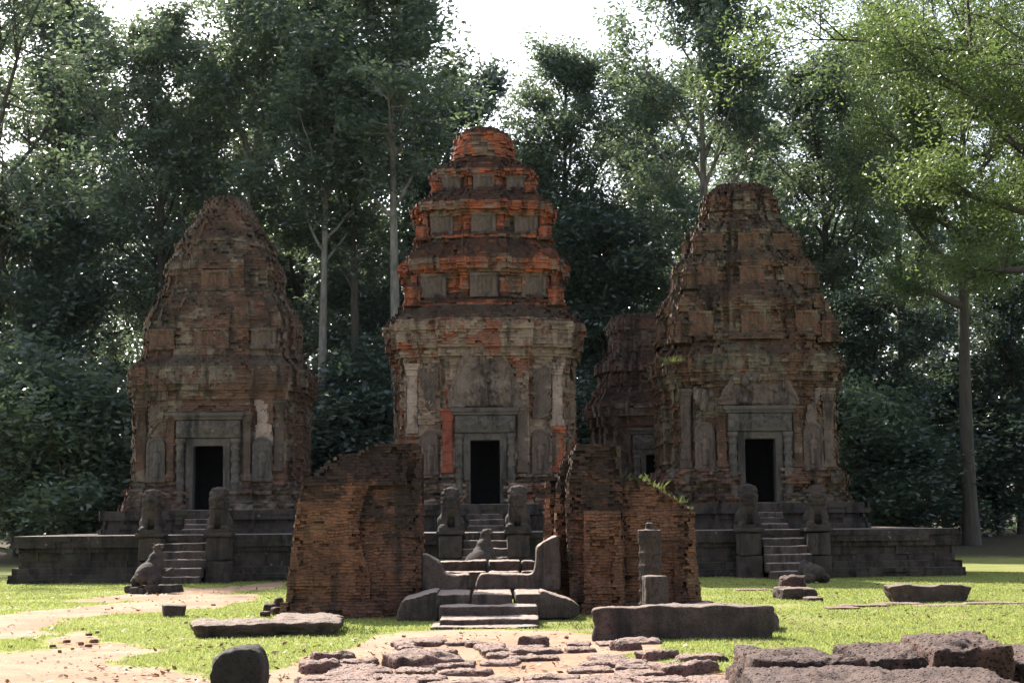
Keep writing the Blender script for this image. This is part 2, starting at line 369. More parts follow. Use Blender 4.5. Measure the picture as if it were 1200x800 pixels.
# grass: short blades over everything that is not sand
rng = np.random.default_rng(5)
N = 520000
gyv = 13.5*np.exp(rng.random(N)*math.log(46/13.5)); gxv = (rng.random(N)-.5)*gyv*.76 + gyv*.016
sv = sand_mask(gxv, gyv); dn = fbm(gxv*.9, gyv*.9, 0, 21, 3); fine = fbm(gxv*5, gyv*5, 0, 22, 2)
keep = (sv + (fine-.5)*.9 < .42) & (dn + rng.random(N)*.45 > .55)
gxv, gyv, dn = gxv[keep], gyv[keep], dn[keep]; n = len(gxv)
hh = (.012+.034*rng.random(n)**1.6)*(.6+.9*dn); ww = (.006+.006*rng.random(n))*(1+np.clip((gyv-20)/18, 0, 1.2)); an = rng.random(n)*math.tau
lean = hh*.7*(rng.random((2, n))-.5)*2
zz = ground_z(gxv, gyv)-.003
V = np.empty((n, 3, 3)); ca, sn = np.cos(an)*ww, np.sin(an)*ww
V[:,0] = np.stack([gxv-ca, gyv-sn, zz], 1); V[:,1] = np.stack([gxv+ca, gyv+sn, zz], 1); V[:,2] = np.stack([gxv+lean[0], gyv+lean[1], zz+hh], 1)
M_GRASS = leaf_mat('grass_blades', (.170,.208,.056), (.262,.262,.092), .45, (.43,.50,.14), .6, .25)
obj('grass', mesh_np('grass', V.reshape(-1, 3), np.arange(n*3).reshape(-1, 3)), M_GRASS, kind='stuff', label='short sunlit lawn grass around the ruins', cat='grass')

# ------------------------------------------------------------------ brick courses
def redent(steps):
    """plan of one side from the middle outwards: (half width, distance); returns plan(a)"""
    def plan(a):
        side = []
        for i, (h, d) in enumerate(steps):
            if i: side.append((steps[i-1][0], d))
            side.append((h, d))
        half = [(x*a, -d*a) for x, d in side]
        front = [(-x, y) for x, y in half[::-1]] + half
        front = front[1:]                                  # the corner belongs to the next side
        pts = []
        for k in range(4):
            c, s = (1,0,-1,0)[k], (0,1,0,-1)[k]
            pts += [(x*c-y*s, x*s+y*c) for x, y in front]
        return np.array(pts)
    return plan
PLAN_BODY = redent([(.47,1.0),(.71,.92),(.86,.86)])
PLAN_TIER = redent([(.20,.965),(.31,1.0),(.40,.92),(.50,.90),(.58,.935),(.72,.90),(.85,.85)])
PLAN_TIER2 = redent([(.30,1.0),(.36,.93),(.47,.95),(.53,.88),(.66,.91),(.73,.86),(.85,.85)])
def round_plan(n=24):
    def plan(a): return np.array([(a*math.cos(t), a*math.sin(t)) for t in np.linspace(0, math.tau, n, endpoint=False)])
    return plan
def rect_plan(fx0, fx1, fy0, fy1):
    def plan(z): return np.array([(fx0(z), fy0(z)), (fx1(z), fy0(z)), (fx1(z), fy1(z)), (fx0(z), fy1(z))])
    return plan

def shell(name, plan, zs, blen, jit=.012, seed=0, erode=None, hole=None, cap=True, corner=.02, bottom=False):
    """masonry laid course by course: every stone sits at its own small offset"""
    rs = np.random.default_rng(seed); K = len(zs)-1
    mids = [(zs[k]+zs[k+1])/2 for k in range(K)]
    plans = [plan(z) for z in mids]
    L = np.max([np.linalg.norm(np.roll(p, -1, 0)-p, axis=1) for p in plans], axis=0)
    nc = np.maximum(1, np.round(L/blen)).astype(int); m = len(nc)
    rows = []; holes = []
    for k in range(K):
        P = plans[k]; Q = np.roll(P, -1, 0); ring = []; hr = []
        for e in range(m):
            A, B = P[e], Q[e]; D = B-A; l = np.linalg.norm(D)
            nr = np.array((D[1], -D[0]))/max(l, 1e-6); n = nc[e]
            sb = np.arange(n+1)/n
            if n > 1:
                sb[1:-1] += (.25 if k % 2 else -.25)/n + (rs.random(n-1)-.5)*.2/n
            s0, s1 = sb[:-1], sb[1:]
            c = A + D*((s0+s1)/2)[:,None]
            d = rs.normal(0, 1, n)*jit
            d -= (rs.random(n) < .03)*jit*2.5
            d[0] -= rs.random()*corner; d[-1] -= rs.random()*corner
            if erode is not None: d -= erode(c[:,0], c[:,1], np.full(n, mids[k]))
            v0 = A + D*s0[:,None] + nr*d[:,None]; v1 = A + D*s1[:,None] + nr*d[:,None]
            ring.append(np.stack([v0, v1], 1).reshape(-1, 2))
            hr.append(hole(c[:,0], c[:,1], np.full(n, mids[k])) if hole is not None else np.zeros(n, bool))
        ring = np.concatenate(ring); ctr_ = ring.mean(0); rel = ring-ctr_; ring = ctr_ + rel*(1+rs.normal(0, 1)*jit*.55/max(.4, np.abs(rel).max()))
        hr = np.concatenate(hr); T = len(ring)
        dz = (rs.random(2)-.5)*.006
        lo = np.column_stack([ring, np.full(T, zs[k])]); hi = np.column_stack([ring, np.full(T, zs[k+1])])
        rows += [lo, hi]; holes += [hr, hr]
    if cap == 'shelf':
        rows.append(rows[-1]*np.array((.88, .88, 1))); holes.append(holes[-1])
    size = [np.abs(p).max() for p in plans]; sb_ = []
    for k in range(K):
        a0, a1 = max(0, k-1), min(K-1, k+1); sl_ = (size[a0]-size[a1])/max(1e-6, mids[a1]-mids[a0])
        sb_ += [min(1, max(0, sl_*1.1))]*2
    sb_ += [1.0]*(len(rows)-2*K); att = np.repeat(np.array(sb_, np.float32), T)
    V = np.concatenate(rows); NR = len(rows); j = np.arange(T); jn = (j+1) % T
    Fs = []
    for r in range(NR-1):
        cell = j//2; nxt = jn//2
        H0, H1 = holes[r], holes[r+1]
        skip = H0[cell] & H0[nxt] & H1[cell] & H1[nxt]
        f = np.stack([r*T+j, r*T+jn, (r+1)*T+jn, (r+1)*T+j], 1)
        Fs.append(f[~skip])
    Fq = np.concatenate(Fs)
    Vl = [V]; tri = []
    me = None
    if cap is True:
        ctr = rows[-1].mean(0); V = np.vstack([V, ctr]); ci = len(V)-1; b = (NR-1)*T
        Fq = np.vstack([Fq, np.stack([b+j, b+jn, np.full(T, ci), np.full(T, ci)], 1)])
        me = mesh_py(name, V, [list(map(int, f)) if f[2] != f[3] else [int(f[0]), int(f[1]), int(f[2])] for f in Fq])
    else:
        me = mesh_np(name, V, Fq)
    if len(att) < len(V): att = np.append(att, np.float32(1))
    at_ = me.attributes.new('setback', 'FLOAT', 'POINT'); at_.data.foreach_set('value', att)
    return me
def courses(z0, z1, h=.1):
    n = max(1, round((z1-z0)/h)); return np.linspace(z0, z1, n+1)
def prof(pts):
    zz = [p[0] for p in pts]; aa = [p[1] for p in pts]
    return lambda z: float(np.interp(z, zz, aa))

# ------------------------------------------------------------------ terrace
TY = 44.0; TH = 1.33; TBACK = 69.0
TX0, TX1 = PX(12, TY, 655), PX(1128, TY, 645)
tp = prof([(0,.26),(.24,.26),(.25,.16),(.42,.14),(.43,.05),(.62,.02),(.85,.02),(.86,.10),(1.0,.12),(1.01,.2),(1.33,.2)])
tz = np.array([0,.12,.24,.43,.62,.86,1.0,1.17,1.33])
tplan = rect_plan(lambda z: TX0+.2-tp(z), lambda z: TX1-.2+tp(z), lambda z: TY+.2-tp(z), lambda z: TBACK-.2+tp(z))
terr = thing('stone_terrace', (0,0,0), 'long low dark stone terrace with moulded edge, carrying the brick towers', 'terrace')
me = shell('retaining_wall', tplan, tz, .75, .028, 4, lambda x, y, z: .13*np.clip(fbm(x*1.2, y*1.2, z*2.5, 9)-.52, 0, 1)*2, corner=.12)
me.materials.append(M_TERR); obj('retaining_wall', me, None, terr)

def stair(name, cx, w, n, z0, z1, yb, tread, mat, parent=None, seed=0, joint=None, side=0):
    """n worn steps rising from z0 to z1, the top one ending at y = yb"""
    rs = random.Random(seed); h = (z1-z0)/n
    res = []
    for i in range(n):
        y0 = yb-(n-i)*tread; bm = bmesh.new()
        box(bm, cx-w/2+rs.uniform(-.04,.04), cx+w/2+rs.uniform(-.04,.04), y0+rs.uniform(-.02,.02), y0+tread+.14, z0+i*h-(.12 if i == 0 else .06), z0+(i+1)*h)
        me = weather(bm, .035, .028, 2.2, seed*31+i, True, .008, 4)
        res.append(obj('step', me, mat, parent))
    return res

STAIRS = [(217, 'left', 1.28), (570, 'central', 1.30), (920, 'right', 1.30)]
for px, nm, wd in STAIRS:
    cx = PX(px, 43.6, 660)
    st = thing('terrace_stairs', (0,0,0), {'left': 'worn stone stairs climbing the terrace before the brown left-hand tower, beside the plinth-borne bull',
        'central': 'sunlit stone stairs climbing the terrace before the tall red middle tower', 'right': 'shaded stone stairs climbing the terrace before the right-hand tower'}[nm], 'stairs', 'stairs up to the terrace')
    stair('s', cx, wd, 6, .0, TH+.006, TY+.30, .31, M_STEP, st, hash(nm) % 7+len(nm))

# ------------------------------------------------------------------ tower details
def frame_door(T, w, h, z0, yf, fw=.26, seed=0, mats=None):
    """sandstone door set: jambs, carved lintel, slab and two ringed colonnettes; yf = front face of the brick bay"""
    ms = M_SAND
    bm = bmesh.new()
    for s in (-1, 1):
        x0, x1 = sorted((s*w/2, s*(w/2+fw))); box(bm, x0, x1, yf-.10, yf+.35, z0, z0+h+fw)
    box(bm, -w/2-.01, w/2+.01, yf-.10, yf+.35, z0+h, z0+h+fw)
    box(bm, -w/2-fw+.07, w/2+fw-.07, yf-.06, yf+.3, z0+h+.12, z0+h+fw)
    df = obj('door_frame', weather(bm, .03, .012, 3, seed), ms, T)
    bm = bmesh.new(); box(bm, -w/2-fw-.1, w/2+fw+.1, yf-.28, yf+.25, z0-.16, z0-.003)
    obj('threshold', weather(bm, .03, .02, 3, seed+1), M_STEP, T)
    # lintel with garland relief
    lz0, lz1 = z0+h+fw+.003, z0+h+fw+.56; lw = w/2+fw+.28
    bm = bmesh.new(); box(bm, -lw, lw, yf-.17, yf+.2, lz0, lz1)
    for i in range(21):
        t = -1+2*i/20; x = t*(lw-.08)
        zz = lz0+.33+.10*math.cos(t*math.pi*2)*(.6+.4*abs(t)); ball(bm, (x, yf-.18, zz), (.065,.07,.06), sub=2)
        cone(bm, (x, yf-.18, zz-.05), (x+.03*math.sin(i*2), yf-.16, lz0+.04), .045, .02, 8)
        if i % 2 == 0: ball(bm, (x, yf-.17, lz1-.08), (.045,.05,.07), sub=2)
    ball(bm, (0, yf-.2, lz0+.3), (.12,.09,.17), sub=2); ball(bm, (0, yf-.22, lz0+.47), (.07,.07,.08), sub=2)
    for s in (-1, 1): ball(bm, (s*(lw-.1), yf-.18, lz0+.2), (.1,.08,.16), sub=2)
    obj('lintel', weather(bm, .024, .012, 5, seed+2), ms, T)
    bm = bmesh.new(); box(bm, -lw-.08, lw+.08, yf-.22, yf+.1, lz1+.003, lz1+.13); box(bm, -lw-.14, lw+.14, yf-.27, yf+.1, lz1+.12, lz1+.24)
    obj('cornice_slab', weather(bm, .03, .018, 3, seed+3), ms, T)
    for s in (-1, 1):
        bm = bmesh.new(); r = .115; pr = [(r*1.5, 0), (r*1.5, .16), (r*1.15, .2)]
        k = 5; H = h+fw-.02
        for i in range(k):
            za = .22+(H-.45)*i/k; zb = .22+(H-.45)*(i+1)/k
            pr += [(r, za+.03), (r, zb-.16), (r*1.18, zb-.14), (r*1.18, zb-.11), (r*1.3, zb-.09), (r*1.3, zb-.05), (r*1.12, zb-.03), (r*1.12, zb)]
        pr += [(r, H-.2), (r*1.2, H-.16), (r*1.45, H-.1), (r*1.45, H)]
        lathe(bm, pr, s*(w/2+fw+.14), yf-.13, 16)
        for v in bm.verts: v.co.z += z0
        obj('colonnette', bm, ms, T)
    return lz1+.24

def niche(T, cx, z0, yf, w=.5, h=1.15, mat=None, seed=0):
    """arched stone frame with a standing figure in relief"""
    n = 14; arc = []
    def outline(w, h, b=0):
        pts = [(-w/2, b), (w/2, b), (w/2, h-w*.62)]
        for i in range(1, n):
            t = math.pi*i/n; pts.append((w/2*math.cos(t), h-w*.62+w*.62*math.sin(t)**.8))
        return pts + [(-w/2, h-w*.62)]
    bm = bmesh.new(); prism(bm, outline(w, h), -.10, .06); prism(bm, [(-w*.6,-.12),(w*.6,-.12),(w*.6,.0),(-w*.6,.0)], -.14, .06)
    inner = outline(w*.72, h*.88, .05)
    for i in range(len(inner)-1):
        pass
    for i in range(2, len(outline(w, h))-1):
        a, b = outline(w, h)[i], outline(w, h)[i+1]
        cone(bm, (a[0], -.09, a[1]), (b[0], -.09, b[1]), .05, .05, 8)
    for s in (-1, 1): box(bm, *sorted((s*(w/2-.05), s*(w/2+.03))), -.14, .0, 0, h-w*.6)
    fr = obj('niche', weather(bm, .022, .008, 5, seed), mat or M_SAND, T, (cx, yf, z0))
    bm = bmesh.new(); H = h*.80
    cone(bm, (-.05, -.10, .02), (-.055, -.10, H*.5), .05, .07, 10); cone(bm, (.05, -.10, .02), (.055, -.10, H*.5), .05, .07, 10)
    ball(bm, (0, -.10, H*.52), (.12,.06,.09)); ball(bm, (0, -.11, H*.68), (.11,.065,.15)); ball(bm, (0, -.12, H*.88), (.06,.06,.08)); cone(bm, (0, -.11, H*.92), (0, -.10, H*1.06), .055, .025, 10)
    cone(bm, (.12, -.1, H*.76), (.16, -.11, H*.5), .04, .03, 8); cone(bm, (-.12, -.1, H*.76), (-.15, -.13, H*.62), .04, .03, 8); cone(bm, (-.15, -.13, H*.62), (-.09, -.16, H*.72), .03, .03, 8)
    obj('relief_figure', weather(bm, .018, .006, 6, seed+4), mat or M_SAND, fr)

def pediment(T, z0, z1, w, yf, mat, seed):
    """weathered carved gable over the lintel"""
    bm = bmesh.new(); n = 16; top = []
    for i in range(n+1):
        t = -1+2*i/n; top.append((w/2*t, z0+(z1-z0)*(1-abs(t)**2.2*.85)))
    prism(bm, [(-w/2, z0), (w/2, z0)] + top[::-1], yf-.08, yf+.08)
    rs = random.Random(seed)
    for i in range(n):
        a, b = top[i], top[i+1]; cone(bm, (a[0]*.96, yf-.08, a[1]-.06), (b[0]*.96, yf-.08, b[1]-.06), .08, .08, 8)
    for i in range(26):
        x = rs.uniform(-.8, .8)*w/2; zt = z0+(z1-z0)*(1-abs(x/(w/2))**2.2*.85)-.15; z = rs.uniform(z0+.05, max(z0+.1, zt))
        ball(bm, (x, yf-.09, z), (rs.uniform(.06,.15), .11, rs.uniform(.07,.2)), sub=2)
    for i in range(-3, 4):
        cone(bm, (i*.19, yf-.11, z0+.05), (i*.18, yf-.11, z0+.5-abs(i)*.04), .07, .05, 8); ball(bm, (i*.18, yf-.16, z0+.6-abs(i)*.04), (.06,.06,.07), sub=2)
    obj('pediment', weather(bm, .03, .075, 2.4, seed, True, .02), mat, T)

def pilaster(T, x0, x1, z0, z1, yf, mat, seed, proud=.07, name='pilaster'):
    """flat pilaster with base and capital mouldings"""
    zs = courses(z0, z1, .1); w = (x1-x0)/2; cx = (x0+x1)/2
    pz = prof([(z0,.05),(z0+.2,.05),(z0+.22,0),(z1-.36,0),(z1-.34,.04),(z1-.24,.04),(z1-.22,.08),(z1-.1,.08),(z1-.08,.12),(z1,.12)])
    pl = rect_plan(lambda z: cx-w-pz(z)*.8, lambda z: cx+w+pz(z)*.8, lambda z: yf-proud-pz(z), lambda z: yf+.1)
    me = shell(name, pl, zs, .3, .007, seed, lambda x, y, z: .05*np.clip(fbm(x*2, y*2, z*2, seed)-.5, 0, 1)*2)
    me.materials.append(mat); obj(name, me, None, T)

def stucco_panel(T, x0, x1, z0, z1, yf, mat, seed):
    """what is left of a plaster coat: thin sheet with ragged edges and holes"""
    c = .05; nx_, nz_ = int((x1-x0)/c)+1, int((z1-z0)/c)+1
    xx, zz = np.meshgrid(x0+c*(np.arange(nx_)+.5), z0+c*(np.arange(nz_)+.5))
    ed = np.minimum(np.minimum(xx-x0, x1-xx)/.18, np.minimum(zz-z0, (z1-zz)*2)/.45)
    kp = fbm(xx*2.2+seed*3.7, zz*1.6, seed, seed, 4) + .32*np.clip(ed, 0, 1) > .60
    bm = bmesh.new(); vs = {}
    def vv(i, k, y):
        if (i, k, y) not in vs:
            vs[i, k, y] = bm.verts.new((x0+i*c+.02*math.sin(i*7.1+k*3.3+seed), yf-.035*(1-y)+.02*y-.008*math.sin(i*3.7+k*2.1), z0+k*c+.02*math.cos(i*5.3+k*4.1)))
        return vs[i, k, y]
    K = lambda i, k: 0 <= i < nx_ and 0 <= k < nz_ and kp[k, i]
    for i in range(nx_):
        for k in range(nz_):
            if not kp[k, i]: continue
            bm.faces.new((vv(i,k,0), vv(i+1,k,0), vv(i+1,k+1,0), vv(i,k+1,0)))
            for (di, dk, a, b) in ((0,-1,(i,k),(i+1,k)), (1,0,(i+1,k),(i+1,k+1)), (0,1,(i+1,k+1),(i,k+1)), (-1,0,(i,k+1),(i,k))):
                if not K(i+di, k+dk): bm.faces.new((vv(*b,0), vv(*a,0), vv(*a,1), vv(*b,1)))
    obj('stucco_panel', bm, mat, T)

def blind_window(T, cx, z0, z1, w, yf, mat, seed, ang=0):
    """false window of a tier: framed panel with balusters, sill and hood"""
    bm = bmesh.new(); h = z1-z0
    box(bm, -w/2, w/2, -.02, .12, 0, h)
    for s in (-1, 1): box(bm, *sorted((s*w/2, s*(w/2-.11))), -.11, .1, 0, h)
    for i in range(3): x = (i-1)*w*.2; box(bm, x-.03, x+.03, -.06, .1, 0, h)
    for s in (-1, 1): box(bm, *sorted((s*(w/2+.03), s*(w/2+.15))), -.08, .1, -.08, h+.08)
    box(bm, -w/2-.17, w/2+.17, -.12, .1, -.12, .0); box(bm, -w/2-.17, w/2+.17, -.12, .1, h, h+.09)
    obj('false_window', weather(bm, .03, .018, 4, seed), mat, T, (cx*math.cos(ang)-yf*math.sin(ang), cx*math.sin(ang)+yf*math.cos(ang), z0), (0,0,ang))

def corner_piece(T, x, y, z, w, h, mat, seed):
    """little brick turret left standing on the corner of a ledge"""
    zs = courses(0, h, .09); pz = prof([(0,1),(h*.15,1),(h*.18,.8),(h*.6,.78),(h*.63,.95),(h*.74,.98),(h*.77,.65),(h*.92,.5),(h,.25)])
    k = redent([(.5,1),(.85,.85)])
    me = shell('corner_turret', lambda zz: k(pz(zz)*w), zs, .25, .012, seed, lambda x, y, z: .12*np.clip(fbm(x*2+seed, y*2, z*2, seed)-.5, 0, 1)*2)
    me.materials.append(mat); obj('corner_turret', me, None, T, (x, y, z))

def tower_stairs(T, zb, zt, w, yb, seed, n=4, tread=.24):
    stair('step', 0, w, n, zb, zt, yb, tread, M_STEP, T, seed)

def tower_shell(T, sections, mat, seed, er, efreq, blen=.27, jit=.014, door=None, body=None):
    """sections: (part name, plan, profile points)"""
    def ero(x, y, z):
        n = fbm(x*efreq+seed, y*efreq, z*efreq*1.3, seed, 4); c = np.clip(n-.48, 0, 1)*2
        return er*c + .02*(fbm(x*.5, y*.5, z*6, seed+3, 2)-.5)
    for i, (nm, plan, pts) in enumerate(sections):
        f = prof(pts); zs = courses(pts[0][0], pts[-1][0], .095)
        hole = None
        if door and pts[0][0] < door[2]+door[1] and pts[-1][0] > door[2]:
            w, h, z0 = door
            hole = lambda x, y, z: (np.abs(x) < w/2+.2) & (y < -2.2) & (z > z0-.05) & (z < z0+h+.2)
        me = shell(nm, lambda z: plan(f(z)), zs, blen, jit*(1.7 if nm == 'crown' else 1), seed*13+i, ero, hole, 'shelf' if nm == 'base' else True, corner=.05)
        me.materials.append(body if body and nm in ('base', 'body') else mat); obj(nm, me, None, T)

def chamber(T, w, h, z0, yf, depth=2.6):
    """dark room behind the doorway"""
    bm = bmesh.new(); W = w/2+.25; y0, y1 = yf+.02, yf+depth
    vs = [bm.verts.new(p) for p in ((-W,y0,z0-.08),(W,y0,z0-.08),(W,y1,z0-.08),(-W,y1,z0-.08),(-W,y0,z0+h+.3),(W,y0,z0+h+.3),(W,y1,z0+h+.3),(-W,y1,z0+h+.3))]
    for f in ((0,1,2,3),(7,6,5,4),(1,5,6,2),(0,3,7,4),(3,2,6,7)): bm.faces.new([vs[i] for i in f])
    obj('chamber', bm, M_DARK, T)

def plinth(T, a, z0, z1, seed):
    f = prof([(z0, a+.12), (z0+.16, a+.12), (z0+.18, a), (z0+.42, a-.02), (z0+.44, a+.07), (z0+.56, a+.1), (z1, a+.1)])
    k = redent([(.45,1.0),(.9,.95),(.95,.95)])
    me = shell('plinth', lambda z: k(f(z)), np.linspace(z0, z1, 6), .7, .014, seed, lambda x, y, z: .1*np.clip(fbm(x*1.5, y*1.5, z*2, seed)-.52, 0, 1)*2, corner=.1)
    me.materials.append(M_TERR); obj('plinth', me, None, T)

# ---- left tower
AY = 51.0
def build_left():
    X = PX(262.5, AY, 500); T = thing('brick_tower', (X, AY, TH), 'brown brick tower on the left, worn to a smooth blunt cone', 'tower', 'brick sanctuary towers')
    z = lambda v: v-TH
    dz = z(2.07); a = 2.76; yf = -a
    plinth(T, 3.35, .004, dz-.02, 3)
    secs = [('base', PLAN_BODY, [(dz-.02, a+.32), (dz+.25, a+.32), (dz+.27, a+.2), (dz+.45, a+.18), (dz+.47, a+.28), (dz+.66, a+.26), (dz+.68, a+.1), (dz+.86, a+.06)]),
            ('body', PLAN_BODY, [(dz+.86, a+.0), (z(5.5), a), (z(5.52), a+.06), (z(5.75), a+.06), (z(5.77), a+.16), (z(6.5), a+.18), (z(6.72), a+.0), (z(6.95), a-.25)]),
            ('tier', PLAN_BODY, [(z(6.95), a-.22), (z(7.2), a-.24), (z(7.22), a-.3), (z(7.75), a-.32), (z(7.77), a-.26), (z(8.15), a-.26), (z(8.55), a-.46), (z(8.95), a-.68)]),
            ('tier', PLAN_BODY, [(z(8.95), 2.06), (z(9.1), 2.06), (z(9.12), 1.94), (z(9.8), 1.88), (z(9.85), 1.94), (z(10.0), 1.9), (z(10.3), 1.74)]),
            ('crown', round_plan(28), [(z(10.3), 1.84), (z(10.9), 1.58), (z(11.4), 1.22), (z(11.9), .96), (z(12.2), .84), (z(12.4), .70), (z(12.5), .4)])]
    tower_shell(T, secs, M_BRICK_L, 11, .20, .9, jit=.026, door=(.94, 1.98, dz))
    fx = PX(246, 47.95, 560)-X
    D = thing('portal', (0,0,0), None, None); D.parent = T; D.location = (0,0,0)
    ztop = frame_door(T, .94, 1.98, dz, yf, .24, 5); chamber(T, .94, 1.98, dz, yf)
    bpy.data.objects.remove(D)
    niche(T, -1.66, dz+.98, -a*.92-.01, .55, 1.25, None, 21); niche(T, 1.64, dz+.98, -a*.92-.01, .55, 1.25, None, 22)
    stucco_panel(T, 1.38, 1.95, dz+1.2, z(5.5), -a*.92, M_STUCCO, 31)
    pilaster(T, 2.0, 2.3, dz+1.2, z(5.5), -a*.86, M_STUCCO_D, 32, .05); stucco_panel(T, -1.95, -1.40, dz+2.45, z(5.5), -a*.92, M_STUCCO_D, 33)
    pilaster(T, -2.34, -2.04, dz+.9, z(5.5), -a*.86, M_BRICK_L, 34, .06)
    pilaster(T, -1.30, -1.06, dz+.9, z(5.1), -a, M_BRICK_L, 35, .05); pilaster(T, 1.06, 1.30, dz+.9, z(5.1), -a, M_STUCCO_D, 36, .05)
    blind_window(T, 0, z(7.25), z(7.72), .8, -(a-.31), M_BRICK_L, 41)
    blind_window(T, 1.6, z(7.25), z(7.72), .5, -(a-.31)*.92, M_STUCCO_D, 42); blind_window(T, -1.6, z(7.25), z(7.72), .5, -(a-.31)*.92, M_BRICK_L, 43)
    blind_window(T, 0, z(9.2), z(9.65), .6, -1.92, M_BRICK_L, 44)
    tower_stairs(T, .0, dz-.12, 1.1, yf-.26, 3)
    bm = bmesh.new(); ball(bm, (0,0,.42), (.62,.5,.5)); box(bm, -.5, .5, -.4, .4, 0, .3)
    return T
build_left()

# ---- middle tower
CY = 52.5
def build_mid():
    X = PX(568.5, CY, 500); T = thing('brick_tower', (X, CY, TH), 'tallest tower in the middle, red brick with sharp stepped tiers and round crown', 'tower', 'brick sanctuary towers')
    z = lambda v: v-TH
    dz = z(2.19); a = 3.15; yf = -a
    plinth(T, 3.75, .004, dz-.02, 7)
    secs = [('base', PLAN_BODY, [(dz-.02, a+.36), (dz+.3, a+.36), (dz+.32, a+.2), (dz+.5, a+.18), (dz+.52, a+.3), (dz+.72, a+.28), (dz+.74, a+.14), (dz+.95, a+.08)]),
            ('body', PLAN_BODY, [(dz+.95, a), (z(6.75), a), (z(6.77), a+.06), (z(6.95), a+.06), (z(6.97), a+.16), (z(7.25), a+.16), (z(7.27), a+.27), (z(7.75), a+.3), (z(7.77), a+.38), (z(8.1), a+.36), (z(8.35), a+.14), (z(8.66), a-.2)]),
            ('tier', PLAN_TIER, [(z(8.66), 3.02), (z(8.85), 3.02), (z(8.87), 2.86), (z(9.0), 2.84), (z(9.02), 2.66), (z(9.72), 2.64), (z(9.74), 2.8), (z(9.86), 2.82), (z(9.88), 3.0), (z(10.22), 3.06), (z(10.5), 2.84), (z(11.0), 2.4)]),
            ('tier', PLAN_TIER, [(z(11.0), 2.52), (z(11.14), 2.52), (z(11.16), 2.24), (z(11.78), 2.22), (z(11.8), 2.4), (z(11.92), 2.42), (z(11.94), 2.6), (z(12.22), 2.64), (z(12.45), 2.3), (z(12.7), 1.95)]),
            ('tier', PLAN_TIER, [(z(12.7), 1.98), (z(12.78), 1.98), (z(12.8), 1.74), (z(13.2), 1.74), (z(13.22), 1.9), (z(13.46), 2.0), (z(13.6), 1.7), (z(13.84), 1.38)]),
            ('crown', round_plan(26), [(z(13.84), 1.34), (z(13.95), 1.34), (z(13.97), 1.2), (z(14.62), 1.18), (z(14.64), 1.12), (z(14.9), 1.05), (z(15.08), .84), (z(15.2), .45)])]
    T.scale = (.965, .965, 1)
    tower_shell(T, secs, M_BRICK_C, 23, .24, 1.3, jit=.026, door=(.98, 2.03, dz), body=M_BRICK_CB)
    ztop = frame_door(T, .98, 2.03, dz, yf, .24, 15); chamber(T, .98, 2.03, dz, yf)
    pilaster(T, -1.42, -1.08, dz+1.0, ztop+.0, -a, M_BRICK_NEW, 51, .08); pilaster(T, 1.08, 1.42, dz+1.0, ztop+.1, -a, M_STUCCO_D, 52, .08)
    pediment(T, ztop+.01, z(7.45), 2.5, yf, M_STUCCO_P, 61)
    niche(T, -1.85, dz+1.05, -a*.92-.01, .52, 1.3, M_STUCCO_D, 53); niche(T, 1.85, dz+1.05, -a*.92-.01, .52, 1.3, M_STUCCO_D, 54)
    pilaster(T, -2.62, -2.26, dz+2.3, z(6.75), -a*.86, M_STUCCO, 55, .06); pilaster(T, 2.26, 2.62, dz+2.5, z(6.75), -a*.86, M_STUCCO, 56, .06)
    pilaster(T, 2.26, 2.62, dz+1.0, dz+2.48, -a*.86, M_BRICK_C, 57, .03)
    stucco_panel(T, -2.2, -1.6, dz+2.75, z(6.6), -a*.92, M_STUCCO_D, 58); stucco_panel(T, 1.6, 2.2, dz+2.75, z(6.7), -a*.92, M_STUCCO_D, 59)
    for k in range(4):
        an = k*math.pi/2
        for zz0, zz1, aa, ww in ((9.06, 9.66, 2.65, .66), (11.2, 11.74, 2.23, .56), (12.82, 13.14, 1.74, .42)):
            blind_window(T, 0, z(zz0), z(zz1), ww, -aa, M_STUCCO_D, 70, an)
            for s in (-1, 1): blind_window(T, s*aa*.65, z(zz0), z(zz1), ww*.85, -aa*.905, M_STUCCO_D if (k+s) % 2 else M_BRICK_C, 71, an)
    for sx in (-1, 1):
        for sy in (-1, 1):
            corner_piece(T, sx*2.45, sy*2.45, z(8.66), .34, .8, M_BRICK_C, 81+sx); corner_piece(T, sx*2.12, sy*2.12, z(10.9), .27, .55, M_BRICK_C, 85+sy)
            corner_piece(T, sx*1.65, sy*1.65, z(12.6), .22, .45, M_BRICK_C, 88+sy)
    tower_stairs(T, .0, dz-.12, 1.2, yf-.26, 5)
build_mid()

